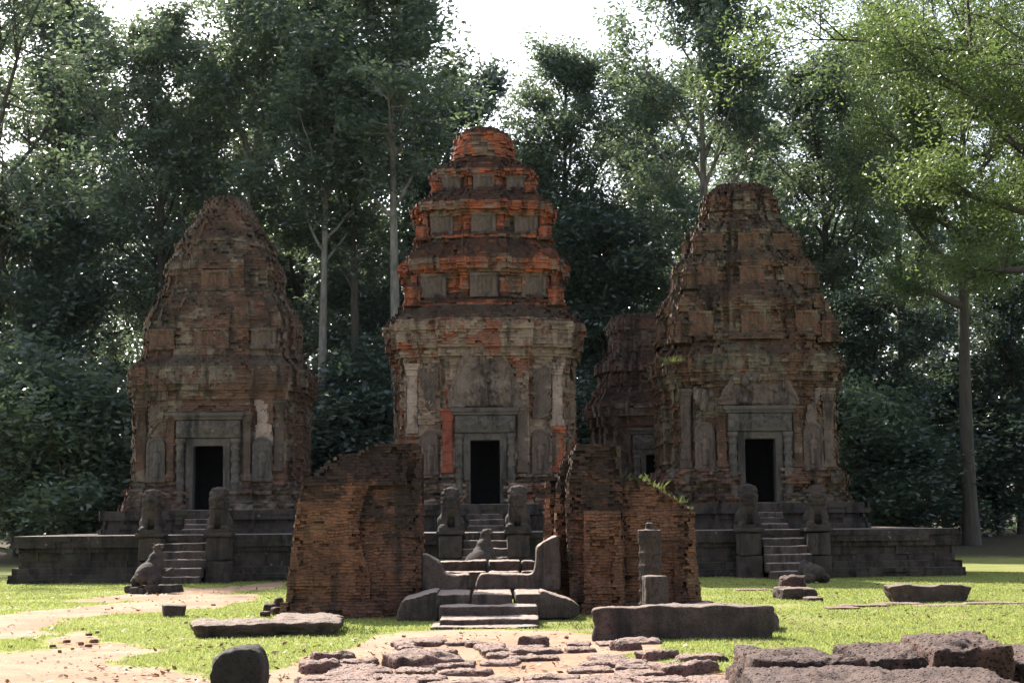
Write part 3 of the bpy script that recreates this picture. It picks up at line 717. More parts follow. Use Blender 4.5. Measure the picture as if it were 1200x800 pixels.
# ---- right tower
def build_right():
    X = PX(872, AY, 500); T = thing('brick_tower', (X, AY, TH), 'dark brick tower on the right with crumbling ribbed tiers and a small green tuft', 'tower', 'brick sanctuary towers')
    z = lambda v: v-TH
    dz = z(2.15); a = 2.86; yf = -a
    plinth(T, 3.4, .004, dz-.02, 9)
    secs = [('base', PLAN_BODY, [(dz-.02, a+.34), (dz+.28, a+.34), (dz+.3, a+.18), (dz+.5, a+.2), (dz+.7, a+.3), (dz+.9, a+.2), (dz+1.05, a+.16), (dz+1.07, a+.04)]),
            ('body', PLAN_BODY, [(dz+1.07, a), (z(5.75), a), (z(5.77), a+.06), (z(5.95), a+.06), (z(5.97), a+.14), (z(6.2), a+.14), (z(6.22), a+.22), (z(6.75), a+.24), (z(6.95), a+.1), (z(7.3), a-.15)]),
            ('tier', PLAN_TIER2, [(z(7.3), 2.92), (z(7.5), 2.9), (z(7.52), 2.78), (z(8.2), 2.72), (z(8.22), 2.8), (z(8.5), 2.84), (z(8.8), 2.66), (z(9.1), 2.36)]),
            ('tier', PLAN_TIER2, [(z(9.1), 2.38), (z(9.2), 2.38), (z(9.22), 2.26), (z(9.7), 2.22), (z(9.72), 2.3), (z(9.9), 2.32), (z(10.1), 2.14), (z(10.3), 1.9)]),
            ('tier', PLAN_TIER2, [(z(10.3), 1.95), (z(10.4), 1.95), (z(10.42), 1.84), (z(10.85), 1.8), (z(10.87), 1.86), (z(11.05), 1.86), (z(11.2), 1.65), (z(11.4), 1.42)]),
            ('crown', PLAN_TIER2, [(z(11.4), 1.42), (z(11.5), 1.4), (z(11.7), 1.28), (z(12.2), 1.24), (z(12.35), 1.18), (z(12.6), .98), (z(12.78), .7)])]
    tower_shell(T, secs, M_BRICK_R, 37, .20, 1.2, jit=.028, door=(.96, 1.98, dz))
    ztop = frame_door(T, .96, 1.98, dz, yf, .24, 25); chamber(T, .96, 1.98, dz, yf)
    pediment(T, ztop+.01, z(6.55), 2.6, yf, M_STUCCO_D, 63)
    niche(T, -1.70, dz+1.15, -a*.92-.01, .58, 1.35, M_STUCCO_D, 23); niche(T, 1.70, dz+1.15, -a*.92-.01, .58, 1.3, M_STUCCO_D, 24)
    stucco_panel(T, -2.02, -1.42, dz+2.55, z(5.75), -a*.92, M_STUCCO_P, 91); stucco_panel(T, 1.42, 2.02, dz+2.0, z(5.75), -a*.92, M_STUCCO_P, 92)
    pilaster(T, -2.42, -2.1, dz+1.1, z(5.75), -a*.86, M_STUCCO_D, 93, .06); pilaster(T, 2.1, 2.42, dz+1.1, z(5.75), -a*.86, M_STUCCO_P, 94, .05)
    pilaster(T, -1.33, -1.05, dz+1.1, ztop, -a, M_BRICK_R, 95, .07); pilaster(T, 1.05, 1.33, dz+1.1, ztop, -a, M_BRICK_R, 96, .07)
    for k in range(4):
        an = k*math.pi/2
        for zz0, zz1, aa, ww in ((7.55, 8.15, 2.74, .66), (9.25, 9.65, 2.24, .5), (10.45, 10.8, 1.82, .4)):
            blind_window(T, 0, z(zz0), z(zz1), ww, -aa, M_BRICK_R, 170, an)
            for s in (-1, 1): blind_window(T, s*aa*.62, z(zz0), z(zz1), ww*.8, -aa*.9, M_BRICK_R, 171, an)
    for sx in (-1, 1):
        for sy in (-1, 1):
            corner_piece(T, sx*2.4, sy*2.4, z(7.2), .4, .95, M_BRICK_R, 181+sx); corner_piece(T, sx*1.95, sy*1.95, z(9.0), .33, .75, M_BRICK_R, 185+sy)
            corner_piece(T, sx*1.55, sy*1.55, z(10.2), .28, .7, M_BRICK_R, 188+sy)
    tower_stairs(T, .0, dz-.12, 1.15, yf-.26, 8)
    return T
TR = build_right()

# ---- tower of the rear row
def build_rear():
    Y = 62.0; X = PX(763, Y, 500); T = thing('brick_tower', (X, Y, TH), 'shorter dark brick tower standing behind, between the middle and right-hand towers', 'tower', 'brick sanctuary towers')
    z = lambda v: v-TH
    secs = [('base', PLAN_BODY, [(.0, 2.9), (.5, 2.9), (.52, 2.7), (.9, 2.65)]),
            ('body', PLAN_BODY, [(.9, 2.45), (z(5.3), 2.4), (z(5.32), 2.5), (z(5.6), 2.52), (z(5.62), 2.66), (z(6.1), 2.7), (z(6.6), 2.3)]),
            ('tier', PLAN_TIER2, [(z(6.6), 2.34), (z(6.75), 2.34), (z(6.77), 2.16), (z(7.4), 2.1), (z(7.42), 2.24), (z(7.75), 2.26), (z(8.1), 1.85)]),
            ('tier', PLAN_TIER2, [(z(8.1), 1.85), (z(8.22), 1.85), (z(8.24), 1.7), (z(9.0), 1.66), (z(9.02), 1.76), (z(9.5), 1.74), (z(9.8), 1.5)])]
    tower_shell(T, secs, M_BRICK_L, 53, .16, 1.0, jit=.024, door=(.95, 1.9, .9))
    frame_door(T, .95, 1.9, .9, -2.45, .22, 45); chamber(T, .95, 1.9, .9, -2.45, 2.2)
build_rear()

# ------------------------------------------------------------------ ruined gateway
GY = 27.4
def left_ruin():
    X0, X1 = PX(331, GY, 720), PX(500, GY, 640)
    T = thing('ruined_gate_wall', ((X0+X1)/2, GY, 0), 'broad stump of orange and black brick gate wall left of the gateway steps', 'ruin', 'brick stumps of the ruined gateway')
    cx = (X0+X1)/2; W = X1-X0; h = W/2
    lx = prof([(0,-h),(.7,-h+.07),(1.7,-h+.18),(2.2,-h+.26),(2.35,-h+.32),(2.6,-h+.56),(2.75,-h+.72),(2.95,-h+1.05),(3.05,-h+1.3),(3.12,-h+1.5)])
    ero = lambda x, y, z: .24*np.clip(fbm(x*1.5, y*1.5, z*2.6, 77)-.46, 0, 1)*2 + .05*(fbm(x*.7, y*.7, z*9, 71, 2)-.5) + .04*(fbm(x*5, y*5, z*11, 72, 2) > .66)
    # front panel (left) lower, main mass behind and to the right
    zs = courses(0, 2.32, .056)
    me = shell('wall_panel', rect_plan(lambda z: lx(z), lambda z: .16+.1*math.sin(z*3), lambda z: .06+.02*z, lambda z: 1.2), zs, .2, .008, 5, ero, corner=.07)
    me.materials.append(M_BRICK_G); obj('wall_panel', me, None, T)
    zs = courses(0, 3.08, .056)
    me = shell('pier', rect_plan(lambda z: .0 if z < 2.25 else lx(z)+.25, lambda z: h-.10-(.05 if z > 2.9 else 0), lambda z: .14+.02*z + (.25 if z > 2.36 else 0), lambda z: 1.35), zs, .2, .011, 6,
               lambda x, y, z: ero(x, y, z)*1.1 + .05*((z > 1.9)), corner=.07)
    me.materials.append(M_BRICK_GD); obj('pier', me, None, T)
    zs = courses(2.32, 2.9, .056)
    me = shell('broken_top', rect_plan(lambda z: lx(z), lambda z: .9, lambda z: .06+(z-2.32)*.75, lambda z: 1.3), zs, .19, .016, 8, ero, corner=.08)
    me.materials.append(M_BRICK_GD); obj('broken_top', me, None, T)
    zs = courses(0, .28, .07)
    me = shell('footing', rect_plan(lambda z: -h-.06, lambda z: .5, lambda z: -.07, lambda z: 1.3), zs, .26, .014, 9, ero, corner=.06)
    me.materials.append(M_BRICK_GD); obj('footing', me, None, T)
    return T
left_ruin()
def right_ruin():
    X0, X1 = PX(638, GY+.6, 640), PX(818, GY, 650)
    T = thing('ruined_gate_wall', (PX(708, GY, 700), GY, 0), 'jagged brick gate pier with lower wall trailing off, right of the gateway steps', 'ruin', 'brick stumps of the ruined gateway')
    ox = T.location.x; q = lambda px, Y=GY, py=660: PX(px, Y, py)-ox
    ero = lambda x, y, z: .26*np.clip(fbm(x*1.7+5, y*1.7, z*2.6, 87)-.45, 0, 1)*2 + .05*(fbm(x*.7, y*.7, z*9, 81, 2)-.5) + .04*(fbm(x*5, y*5, z*11, 82, 2) > .66)
    H = PZ(690, 521, GY+.6)
    # tall pier
    zs = courses(0, H, .056); xl = prof([(0, q(668)), (.8, q(668)), (1.9, q(664)), (2.3, q(667)), (2.9, q(675)), (H, q(681))]); xr = prof([(0, q(735)), (2.2, q(733)), (2.95, q(732)), (H, q(722))])
    me = shell('pier', rect_plan(xl, xr, lambda z: .25 + (.06 if z > 1.4 else 0), lambda z: 1.9), zs, .2, .012, 15, ero, corner=.07)
    me.materials.append(M_BRICK_GD); obj('pier', me, None, T)
    # two broken ribs on the passage side, set further back
    zs = courses(0, PZ(655, 540, GY+1.2), .056); t1 = zs[-1]
    me = shell('broken_rib', rect_plan(prof([(0, q(655)), (1.5, q(652)), (2.2, q(655)), (t1, q(664))]), lambda z: q(676), lambda z: .8+.05*z, lambda z: 1.8), zs, .2, .018, 16, ero, corner=.10)
    me.materials.append(M_BRICK_G); obj('broken_rib', me, None, T)
    zs = courses(0, PZ(645, 560, GY+1.8), .056); t2 = zs[-1]
    me = shell('broken_rib', rect_plan(prof([(0, q(640)), (1.2, q(641)), (t2, q(646))]), lambda z: q(662), lambda z: 1.3+.05*z, lambda z: 2.3), zs, .2, .018, 17, ero, corner=.10)
    me.materials.append(M_BRICK_G); obj('broken_rib', me, None, T)
    # orange pilaster on the front of the pier
    zs = courses(0, PZ(705, 598, GY), .056); t3 = zs[-1]
    me = shell('pilaster', rect_plan(prof([(0, q(684)), (t3, q(685))]), prof([(0, q(732)), (t3, q(728))]), lambda z: -.05+.01*z, lambda z: .4), zs, .2, .009, 18, ero, corner=.07)
    me.materials.append(M_BRICK_G); obj('pilaster', me, None, T)
    # trailing wall, its top falling to the right
    zt = lambda px, py: PZ(px, py, GY+.7)
    za, zb = zt(745, 560), zt(815, 598)
    zs = courses(0, za, .056)
    xr2 = prof([(0, q(824, GY+.4)), (1.0, q(817, GY+.4)), (zb, q(816, GY+.4)), (zb+.08, q(806, GY+.4)), ((za+zb)/2, q(786, GY+.4)), (za, q(752, GY+.4))])
    me = shell('wall', rect_plan(lambda z: q(728), xr2, lambda z: .38+.02*z+(.1 if z > zb else 0), lambda z: 2.4), zs, .2, .010, 19, ero, corner=.08)
    me.materials.append(M_BRICK_G); obj('wall', me, None, T)
    zs = courses(0, zt(790, 640), .056)
    me = shell('pilaster', rect_plan(lambda z: q(793), lambda z: q(817), lambda z: .26, lambda z: .5), zs, .2, .009, 20, ero, corner=.07)
    me.materials.append(M_BRICK_G); obj('pilaster', me, None, T)
    zs = courses(0, .22, .07)
    me = shell('footing', rect_plan(lambda z: q(680), lambda z: q(828), lambda z: -.12, lambda z: .9), zs, .28, .02, 21, ero, corner=.08)
    me.materials.append(M_BRICK_GD); obj('footing', me, None, T)
right_ruin()

# gateway steps
gs = thing('gateway_steps', (0, 0, 0), 'broad worn stone steps between the two brick gate stumps', 'steps')
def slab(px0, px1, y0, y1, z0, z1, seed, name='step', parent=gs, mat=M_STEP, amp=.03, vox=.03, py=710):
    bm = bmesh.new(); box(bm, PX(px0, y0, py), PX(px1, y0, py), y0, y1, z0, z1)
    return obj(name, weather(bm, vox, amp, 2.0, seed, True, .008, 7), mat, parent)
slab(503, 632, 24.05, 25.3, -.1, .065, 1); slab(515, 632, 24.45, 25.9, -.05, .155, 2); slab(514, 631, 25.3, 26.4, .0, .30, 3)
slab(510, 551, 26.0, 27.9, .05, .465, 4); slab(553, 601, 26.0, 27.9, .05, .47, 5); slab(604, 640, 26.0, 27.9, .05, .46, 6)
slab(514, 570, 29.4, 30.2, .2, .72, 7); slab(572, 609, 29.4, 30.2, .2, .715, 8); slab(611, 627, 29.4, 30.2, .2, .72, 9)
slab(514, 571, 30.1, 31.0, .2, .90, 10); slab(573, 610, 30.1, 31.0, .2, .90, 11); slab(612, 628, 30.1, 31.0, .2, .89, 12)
def arm(pts, y0, y1, seed, name, label):
    q = []; n = len(pts)
    for i in range(n):                                   # Catmull-Rom
        p0, p1, p2, p3 = [np.array(pts[(i+k) % n], float) for k in (-1, 0, 1, 2)]
        for t in (0, .25, .5, .75): q.append(.5*(2*p1+(p2-p0)*t+(2*p0-5*p1+4*p2-p3)*t*t+(3*p1-p0-3*p2+p3)*t**3))
    bm = bmesh.new(); P = [at(x, y, y0) for x, y in q]
    c = P[0]; prism(bm, [(p.x-c.x, p.z-c.z) for p in P][::-1], 0, y1-y0)
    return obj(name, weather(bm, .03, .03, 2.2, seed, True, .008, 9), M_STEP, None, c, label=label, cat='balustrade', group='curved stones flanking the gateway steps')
Yc = 27.65
arm([(558,690),(562,674),(566,672),(600,672),(622,673),(626,668),(628,655),(629,642),(634,637),(652,627),(656,632),(657,650),(657,670),(657,690),(640,691),(610,691),(580,691)], Yc, Yc+.75, 31, 'balustrade_stone', 'curved stone rising tall and sunlit at the right side of the gateway steps')
arm([(520,691),(494,690),(493,670),(493,652),(497,648),(507,653),(515,659),(518,665),(523,672),(535,673),(549,672),(551,677),(551,690)], Yc, Yc+.75, 32, 'balustrade_stone', 'low curved stone in shade at the left side of the gateway steps')
arm([(632,716),(633,692),(650,697),(668,702),(679,709),(680,716),(672,724),(634,724)], 26.0, 27.1, 33, 'step_arm', 'rounded stone arm sloping down at the right end of the gateway steps')
arm([(466,730),(470,706),(480,700),(511,692),(512,700),(512,728)], 26.0, 27.1, 34, 'step_arm', 'dark rounded stone arm at the left end of the gateway steps')

# ------------------------------------------------------------------ trees
def tube(V, Fc, pts, rad, sides=7):
    b = len(V); n = len(pts); up = Vector((.3, .2, 1)).normalized()
    for i, p in enumerate(pts):
        d = (pts[min(i+1, n-1)]-pts[max(i-1, 0)]).normalized()
        a = d.cross(Vector((1, .2, .1))).normalized(); c = d.cross(a)
        for k in range(sides):
            t = math.tau*k/sides; V.append(p + (a*math.cos(t)+c*math.sin(t))*rad[i])
    for i in range(n-1):
        for k in range(sides):
            k2 = (k+1) % sides; Fc.append((b+i*sides+k, b+i*sides+k2, b+(i+1)*sides+k2, b+(i+1)*sides+k))
def leaves(centers, sig, n, size, rng, squash=.75):
    C = np.array(centers); idx = rng.integers(0, len(C), n)
    s = np.array(sig)[idx] if np.ndim(sig) else np.full(n, sig)
    off = rng.normal(0, 1, (n, 3)); r = np.linalg.norm(off, axis=1); off *= (np.minimum(r, 1.9)/r)[:,None]
    p = C[idx] + off*s[:,None]*np.array((1, 1, squash))
    sz = size*(.6+.8*rng.random(n)); u = rng.normal(0, 1, (n, 3)); u[:,2] *= .6; u /= np.linalg.norm(u, axis=1)[:,None]
    v = rng.normal(0, 1, (n, 3)); v -= (v*u).sum(1)[:,None]*u; v /= np.linalg.norm(v, axis=1)[:,None]
    a = u*sz[:,None]; b = v*(sz*.42)[:,None]; nn = np.cross(u, v)*(sz*.12)[:,None]
    V = np.stack([p-a, p-b*1.0+nn-a*.1, p+a, p+b+nn-a*.1], 1).reshape(-1, 3)
    return mesh_np('leaves', V, np.arange(n*4).reshape(-1, 4))
def make_tree(seed, H, bare, spread, limbs, nleaf, lsize, r0, rise=(30, 60), shape='tall', bend=.5, clump=.75, twigs=6):
    rs = random.Random(seed); rng = np.random.default_rng(seed)
    V, Fc, cen, sig = [], [], [], []
    n = 12; dx, dy = rs.uniform(-1, 1), rs.uniform(-1, 1); tp_ = []
    for i in range(n+1):
        t = i/n; tp_.append(Vector((bend*(dx*t*t + .35*math.sin(t*5+seed)), bend*(dy*t*t + .35*math.cos(t*4+seed)), H*.95*t)))
    rad = [r0*(1.25 if i == 0 else 1)*(1-.9*i/n) + .02 for i in range(n+1)]
    tube(V, Fc, tp_, rad, 9)
    def tpos(t):
        f = t*n; i = min(int(f), n-1); return tp_[i].lerp(tp_[i+1], f-i), rad[i]
    for i in range(limbs):
        t = bare + (.97-bare)*(i+rs.random()*.6)/limbs; p, r = tpos(t); u = (t-bare)/(1-bare)
        if shape == 'tall': ln = spread*(.55+.75*math.sin(math.pi*min(1, .15+.85*u))**.8)*(1-.35*u)
        elif shape == 'round': ln = spread*(math.sin(math.pi*(.12+.8*u))**.6)
        else: ln = spread*(.6+.6*u)
        ln *= rs.uniform(.75, 1.15); az = i*2.399+rs.uniform(-.5, .5); el = R(rs.uniform(*rise) + 18*u)
        d = Vector((math.cos(az)*math.cos(el), math.sin(az)*math.cos(el), math.sin(el))); pts = [p]; q = p.copy()
        m = 6
        for k in range(m):
            d = (d + Vector((rs.uniform(-.22,.22), rs.uniform(-.22,.22), rs.uniform(-.12,.22)))).normalized(); q = q + d*ln/m; pts.append(q.copy())
        lr = [max(.018, r*.5*(1-k/m)+.015) for k in range(m+1)]; tube(V, Fc, pts, lr, 6)
        cen.append(pts[-1]); sig.append(clump)
        for k in range(twigs):
            f = rs.uniform(.3, 1)*m; j = min(int(f), m-1); b = pts[j].lerp(pts[j+1], f-j)
            dd = (d*.5 + Vector((rs.gauss(0, .7), rs.gauss(0, .7), rs.gauss(.2, .5)))).normalized(); tl = ln*rs.uniform(.2, .45)
            e = b+dd*tl; mid = b.lerp(e, .5)+Vector((0, 0, rs.uniform(-.1, .15)*tl))
            tube(V, Fc, [b, mid, e], [lr[j]*.5+.008, lr[j]*.35+.006, .008], 4)
            cen += [e, mid]; sig += [clump*rs.uniform(.7, 1.2), clump*.7]
    bark = mesh_py('trunk', V, Fc, True)
    return bark, leaves([tuple(c) for c in cen], sig, nleaf, lsize, rng)
PROTO = {}
def proto(kind):
    if kind not in PROTO:
        PROTO[kind] = {
            'tall_a': lambda: make_tree(1, 26, .36, 5.2, 26, 36000, .125, .30, clump=.46, twigs=9),
            'tall_b': lambda: make_tree(2, 26, .46, 4.9, 22, 30000, .125, .26, (35, 65), clump=.46, twigs=9),
            'tall_c': lambda: make_tree(3, 26, .30, 5.8, 28, 38000, .13, .33, (25, 55), clump=.48, twigs=9),
            'slim': lambda: make_tree(4, 26, .56, 4.0, 17, 19000, .12, .22, (40, 68), bend=.3, clump=.46, twigs=8),
            'dense': lambda: make_tree(5, 16, .14, 5.0, 28, 44000, .135, .32, (15, 50), 'round', clump=.5, twigs=10),
            'dense_b': lambda: make_tree(6, 16, .10, 4.6, 28, 44000, .125, .28, (10, 55), 'round', clump=.46, twigs=10),
            'open': lambda: make_tree(7, 24, .26, 6.5, 20, 22000, .115, .36, (25, 50), clump=.5, twigs=9),
            'bright': lambda: make_tree(8, 20, .43, 8.0, 28, 140000, .066, .42, (-5, 38), 'wide', clump=.5, twigs=12),
            'bush': lambda: make_tree(9, 5, .05, 2.4, 22, 14000, .10, .09, (10, 60), 'round', bend=.2, clump=.5, twigs=5),
        }[kind]()
    return PROTO[kind]
H0 = {'tall_a': 26, 'tall_b': 26, 'tall_c': 26, 'slim': 26, 'dense': 16, 'dense_b': 16, 'open': 24, 'bright': 20, 'bush': 5}
def tree(kind, px, top, Y, label, leaf='mid', bark='dark', rot=0, wide=1.0, name='forest_tree', cat='tree', group='trees behind the towers'):
    bk, lf = proto(kind)
    p = at(px, 606, Y); zg = float(ground_z(np.array(p.x), np.array(Y)))
    H = PZ(px, top, Y)-zg; s = H/H0[kind]
    t = thing(name, (p.x, Y, zg-.05), label, cat, group, rot); t.scale = (s*wide, s*wide, s)
    LM = {'mid': M_LEAF, 'dark': M_LEAF_D, 'bright': M_LEAF_B}[leaf]; BM = {'dark': M_BARK_D, 'pale': M_BARK}[bark]
    for nm, me, m in (('trunk', bk, BM), ('crown', lf, LM)):
        if not me.materials: me.materials.append(None)
        o = bpy.data.objects.new(nm, me); COL.objects.link(o); o.parent = t
        o.material_slots[0].link = 'OBJECT'; o.material_slots[0].material = m
    return t
tree('open', -20, -90, 73, 'open-crowned tree at the left edge with dark slanting limbs against the sky', 'mid', 'dark', 0.4, 1.1)
tree('dense', 35, 235, 72, 'dark dense tree at the left edge, below the open crown', 'dark', 'dark', 1.0, 1.15)
tree('tall_b', 62, -30, 84, 'tall crown filling the sky between the open tree and its neighbour at left', 'mid', 'dark', 1.1)
tree('tall_a', 180, 10, 76, 'tall leafy tree rising between the left edge and the brown conical tower', 'mid', 'dark', 2.0)
tree('tall_c', 100, 120, 90, 'farther tree filling the gap behind the left edge trees', 'mid', 'dark', 3.1)
tree('tall_b', 292, -50, 75, 'tall tree whose forking trunk shows above the top of the brown conical tower', 'mid', 'pale', 0.2, 1.1)
tree('tall_a', 240, 60, 88, 'tree crown just left of the conical tower, a row farther back', 'mid', 'dark', 4.4)
tree('slim', 379, 30, 72, 'slender pale trunk standing close to the right side of the conical tower', 'mid', 'pale', 0.9, 1.2)
tree('tall_b', 413, -20, 74, 'straight darker trunk in the middle of the gap between left and middle towers', 'mid', 'dark', 2.2)
tree('slim', 461, -60, 71, 'slender pale straight trunk close to the left side of the tall red tower', 'mid', 'pale', 3.5, 1.25)
tree('tall_c', 350, -40, 92, 'high crown seen between two pale trunks left of the red tower', 'mid', 'dark', 5.0)
tree('dense_b', 525, 95, 86, 'dark rounded tree right behind the crown of the tall red tower', 'dark', 'dark', 0.3, .85)
tree('dense', 425, 330, 80, 'low dark tree filling the gap between left and middle towers', 'dark', 'dark', 2.6)
tree('tall_a', 672, 45, 80, 'rounded tall tree right of the red tower top, below open sky', 'mid', 'dark', 5.5, .95)
tree('dense_b', 715, 240, 78, 'dark bushy tree in the gap between red and right-hand towers', 'dark', 'dark', 1.4)
tree('tall_c', 838, -45, 76, 'tallest leafy tree above the right-hand tower with a pale forked trunk', 'mid', 'pale', 0.7, .95)
tree('tall_b', 770, 90, 92, 'tree in the second row just left of the tallest leafy tree', 'mid', 'dark', 3.9)
tree('dense', 645, 260, 90, 'dark tree low behind the right shoulder of the red tower', 'dark', 'dark', 4.1)
tree('tall_a', 975, 60, 80, 'dull grey-green tree right of the top of the right-hand tower', 'mid', 'dark', 1.7, 1.1)
tree('tall_c', 1060, 20, 92, 'far tree crown behind the bright green overhanging boughs', 'mid', 'dark', 2.9)
tree('dense_b', 1030, 330, 74, 'dark dense tree right of the base of the right-hand tower', 'dark', 'dark', 0.1, 1.1)
tree('bright', 1140, -30, 68, 'tree with thick straight trunk standing just past the right end of the terrace', 'bright', 'dark', 4.0, .62)
tree('dense', 1195, 340, 78, 'dark low tree at the right edge under the bright green boughs', 'dark', 'dark', 3.3)
tree('bright', 1255, -150, 56, 'bright green sunlit tree leaning in from the right edge', 'bright', 'dark', 2.4, 1.05)
tree('tall_a', 900, 120, 96, 'far tree between the right-hand tower and the dull grey-green tree', 'mid', 'dark', 0.5)
tree('dense', 300, 300, 95, 'dark tree hidden low behind the brown conical tower', 'dark', 'dark', 0.5)
tree('tall_c', 590, 240, 100, 'farthest crown showing beside the top of the red tower', 'dark', 'dark', 1.5)
BG = 'understorey shrubs along the forest edge'
for i, (px, top, Y, lb, lf, wd) in enumerate([
    (20, 440, 66, 'sunlit glossy shrub at the far left below the dense dark tree', 'mid', 1.3), (85, 470, 64, 'wide dark shrub between the left edge and the terrace end', 'mid', 1.4),
    (130, 545, 66, 'low shrub touching the left side of the conical tower', 'dark', 1.6), (400, 480, 72, 'shrub at the foot of the dark trunk left of the red tower', 'dark', 1.6),
    (435, 440, 74, 'taller shrub against the left flank of the red tower', 'dark', 1.3), (705, 480, 74, 'dark shrub behind the rear tower, beside the red tower', 'dark', 1.5),
    (1015, 480, 70, 'speckled shrub touching the right side of the right-hand tower', 'mid', 1.3), (1065, 530, 70, 'low shrub left of the thick straight trunk beyond the terrace', 'dark', 1.8),
    (1175, 500, 76, 'dark shrub right of the thick straight trunk beyond the terrace', 'dark', 1.6), (1110, 450, 80, 'tall dim shrub behind the thick straight trunk', 'dark', 1.3)]):
    tree('bush', px, top, Y, lb, lf, 'dark', i*1.3, wd, 'shrub', 'shrub', BG)
# the far wood behind, one mass of leaves
rng = np.random.default_rng(77); n = 170000
bx = (rng.random(n)-.5)*110; by = 100+rng.random(n)*22
hmax = 17+9*fbm(bx*.09, 0*bx, 0, 4, 3)*1.3 - 5*np.exp(-((bx-2.5)/6)**2)
bz = .5 + hmax*rng.random(n)**.9
kp = fbm(bx*.3, by*.3, bz*.3, 55, 3) > .42
C = np.stack([bx, by, bz], 1)[kp]
u = rng.normal(0, 1, C.shape); u /= np.linalg.norm(u, axis=1)[:,None]; v = rng.normal(0, 1, C.shape); v -= (v*u).sum(1)[:,None]*u; v /= np.linalg.norm(v, axis=1)[:,None]
sz = .26*(.6+.8*rng.random(len(C)))[:,None]
V = np.stack([C-u*sz, C-v*sz*.5, C+u*sz, C+v*sz*.5], 1).reshape(-1, 3)
obj('far_wood', mesh_np('far_wood', V, np.arange(len(C)*4).reshape(-1, 4)), M_LEAF_D, kind='stuff', label='dark mass of forest far behind the towers', cat='woods')

# fallen leaves and grit on lawn and sand
rng = np.random.default_rng(31); n = 5200
ly = 14*np.exp(rng.random(n)*math.log(44/14)); lx_ = (rng.random(n)-.5)*ly*.76
kp = fbm(lx_*.5, ly*.5, 0, 61, 3)+rng.random(n)*.3 > .62; lx_, ly = lx_[kp], ly[kp]; n = len(ly)
C = np.stack([lx_, ly, ground_z(lx_, ly)+.012+.02*rng.random(n)], 1); t = rng.random(n)*math.tau; L_ = (.025+.04*rng.random(n))[:,None]
u = np.stack([np.cos(t), np.sin(t), rng.normal(0, .3, n)], 1); v = np.stack([-np.sin(t), np.cos(t), rng.normal(0, .4, n)], 1)
V = np.stack([C-u*L_, C-v*L_*.45, C+u*L_, C+v*L_*.45], 1).reshape(-1, 3)
obj('leaf_litter', mesh_np('leaf_litter', V, np.arange(n*4).reshape(-1, 4)), leaf_mat('dry_leaves', (.10,.06,.03), (.20,.12,.06), .15, (.2,.12,.05), .6, .2), kind='stuff', label='dry leaves scattered on lawn and sand', cat='fallen leaves')
n = 9000; py_ = 14*np.exp(rng.random(n)*math.log(42/14)); px_ = (rng.random(n)-.5)*py_*.76
kp = (sand_mask(px_, py_) > .5) & (fbm(px_*1.1, py_*1.1, 0, 66, 3) + rng.random(n)*.3 > .62); px_, py_ = px_[kp], py_[kp]; n = len(px_)
base = np.array([(1,0,0),(-.5,.9,0),(-.5,-.9,0),(.1,.1,.8)]); sz = (.008+.03*rng.random(n)**3)
t = rng.random(n)*math.tau; ct, st_ = np.cos(t), np.sin(t)
V = np.empty((n, 4, 3))
for k in range(4):
    V[:,k,0] = px_ + sz*(base[k,0]*ct-base[k,1]*st_); V[:,k,1] = py_ + sz*(base[k,0]*st_+base[k,1]*ct); V[:,k,2] = ground_z(px_, py_)-.003+sz*base[k,2]
F3 = (np.arange(n)[:,None,None]*4+np.array([(0,1,3),(1,2,3),(2,0,3)])[None]).reshape(-1, 3)
obj('grit', mesh_np('grit', V.reshape(-1, 3), F3), M_LATP, kind='stuff', label='small grit and pebbles on the sandy path', cat='gravel')

# ------------------------------------------------------------------ humid air
bm = bmesh.new(); box(bm, -620, 620, -70, 920, -1.2, 60)
g = G('humid_air'); pv = g.n('ShaderNodeVolumePrincipled', {'Color': (.58, .80, 1, 1), 'Density': HAZE, 'Anisotropy': .55})
g.t.links.new(pv.outputs[0], g.out.inputs['Volume'])
obj('haze', bm, g.m, kind='stuff', label='thin humid haze in the air', cat='haze')

# ------------------------------------------------------------------ statues and pedestals
def lion_mesh(seed, wear=.0):
    bm = bmesh.new()
    box(bm, -.30, .30, -.36, .40, 0, .10)
    ball(bm, (0, .14, .36), (.27,.27,.30)); ball(bm, (-.2, .08, .27), (.12,.24,.2)); ball(bm, (.2, .08, .27), (.12,.24,.2))
    ball(bm, (0, -.06, .62), (.235,.21,.30)); ball(bm, (0, -.11, .78), (.22,.2,.2))
    for s in (-1, 1):
        cone(bm, (s*.155, -.20, .08), (s*.14, -.13, .62), .075, .10); ball(bm, (s*.16, -.26, .14), (.085,.13,.06)); ball(bm, (s*.22, -.2, .13), (.07,.14,.06))
    ball(bm, (0, -.09, .98), (.215,.20,.20)); ball(bm, (0, -.06, 1.08), (.20,.19,.17)); ball(bm, (0, -.26, .94), (.115,.10,.09)); ball(bm, (0, -.27, .88), (.09,.08,.05))
    for s in (-1, 1): ball(bm, (s*.085, -.255, 1.03), (.035,.03,.03)); ball(bm, (s*.19, -.06, 1.08), (.05,.04,.06))
    for i in range(9):
        t = math.pi*(.1+.8*i/8)+math.pi; ball(bm, (.2*math.cos(t), -.24+.0*i, .9+.12*math.sin(t)), (.04,.04,.05), sub=2)
    for k in range(5):                                  # rows of curls over head, neck and chest
        for i in range(13):
            t = math.pi*2*i/13 + k*.24; z = 1.16-.12*k; rr = (.16,.215,.225,.22,.215)[k]
            if k < 2 and abs((t % math.tau)-math.pi*1.5) < .75: continue
            ball(bm, (rr*math.cos(t), -.08+rr*.95*math.sin(t), z), (.042,.042,.048), sub=1)
    box(bm, -.07, .07, -.36, -.24, .895, .91)
    for s in (-1, 1): cone(bm, (s*.03, -.34, .97), (s*.05, -.36, .95), .03, .02, 8)
    return weather(bm, .02, .014+wear, 3.5, seed)
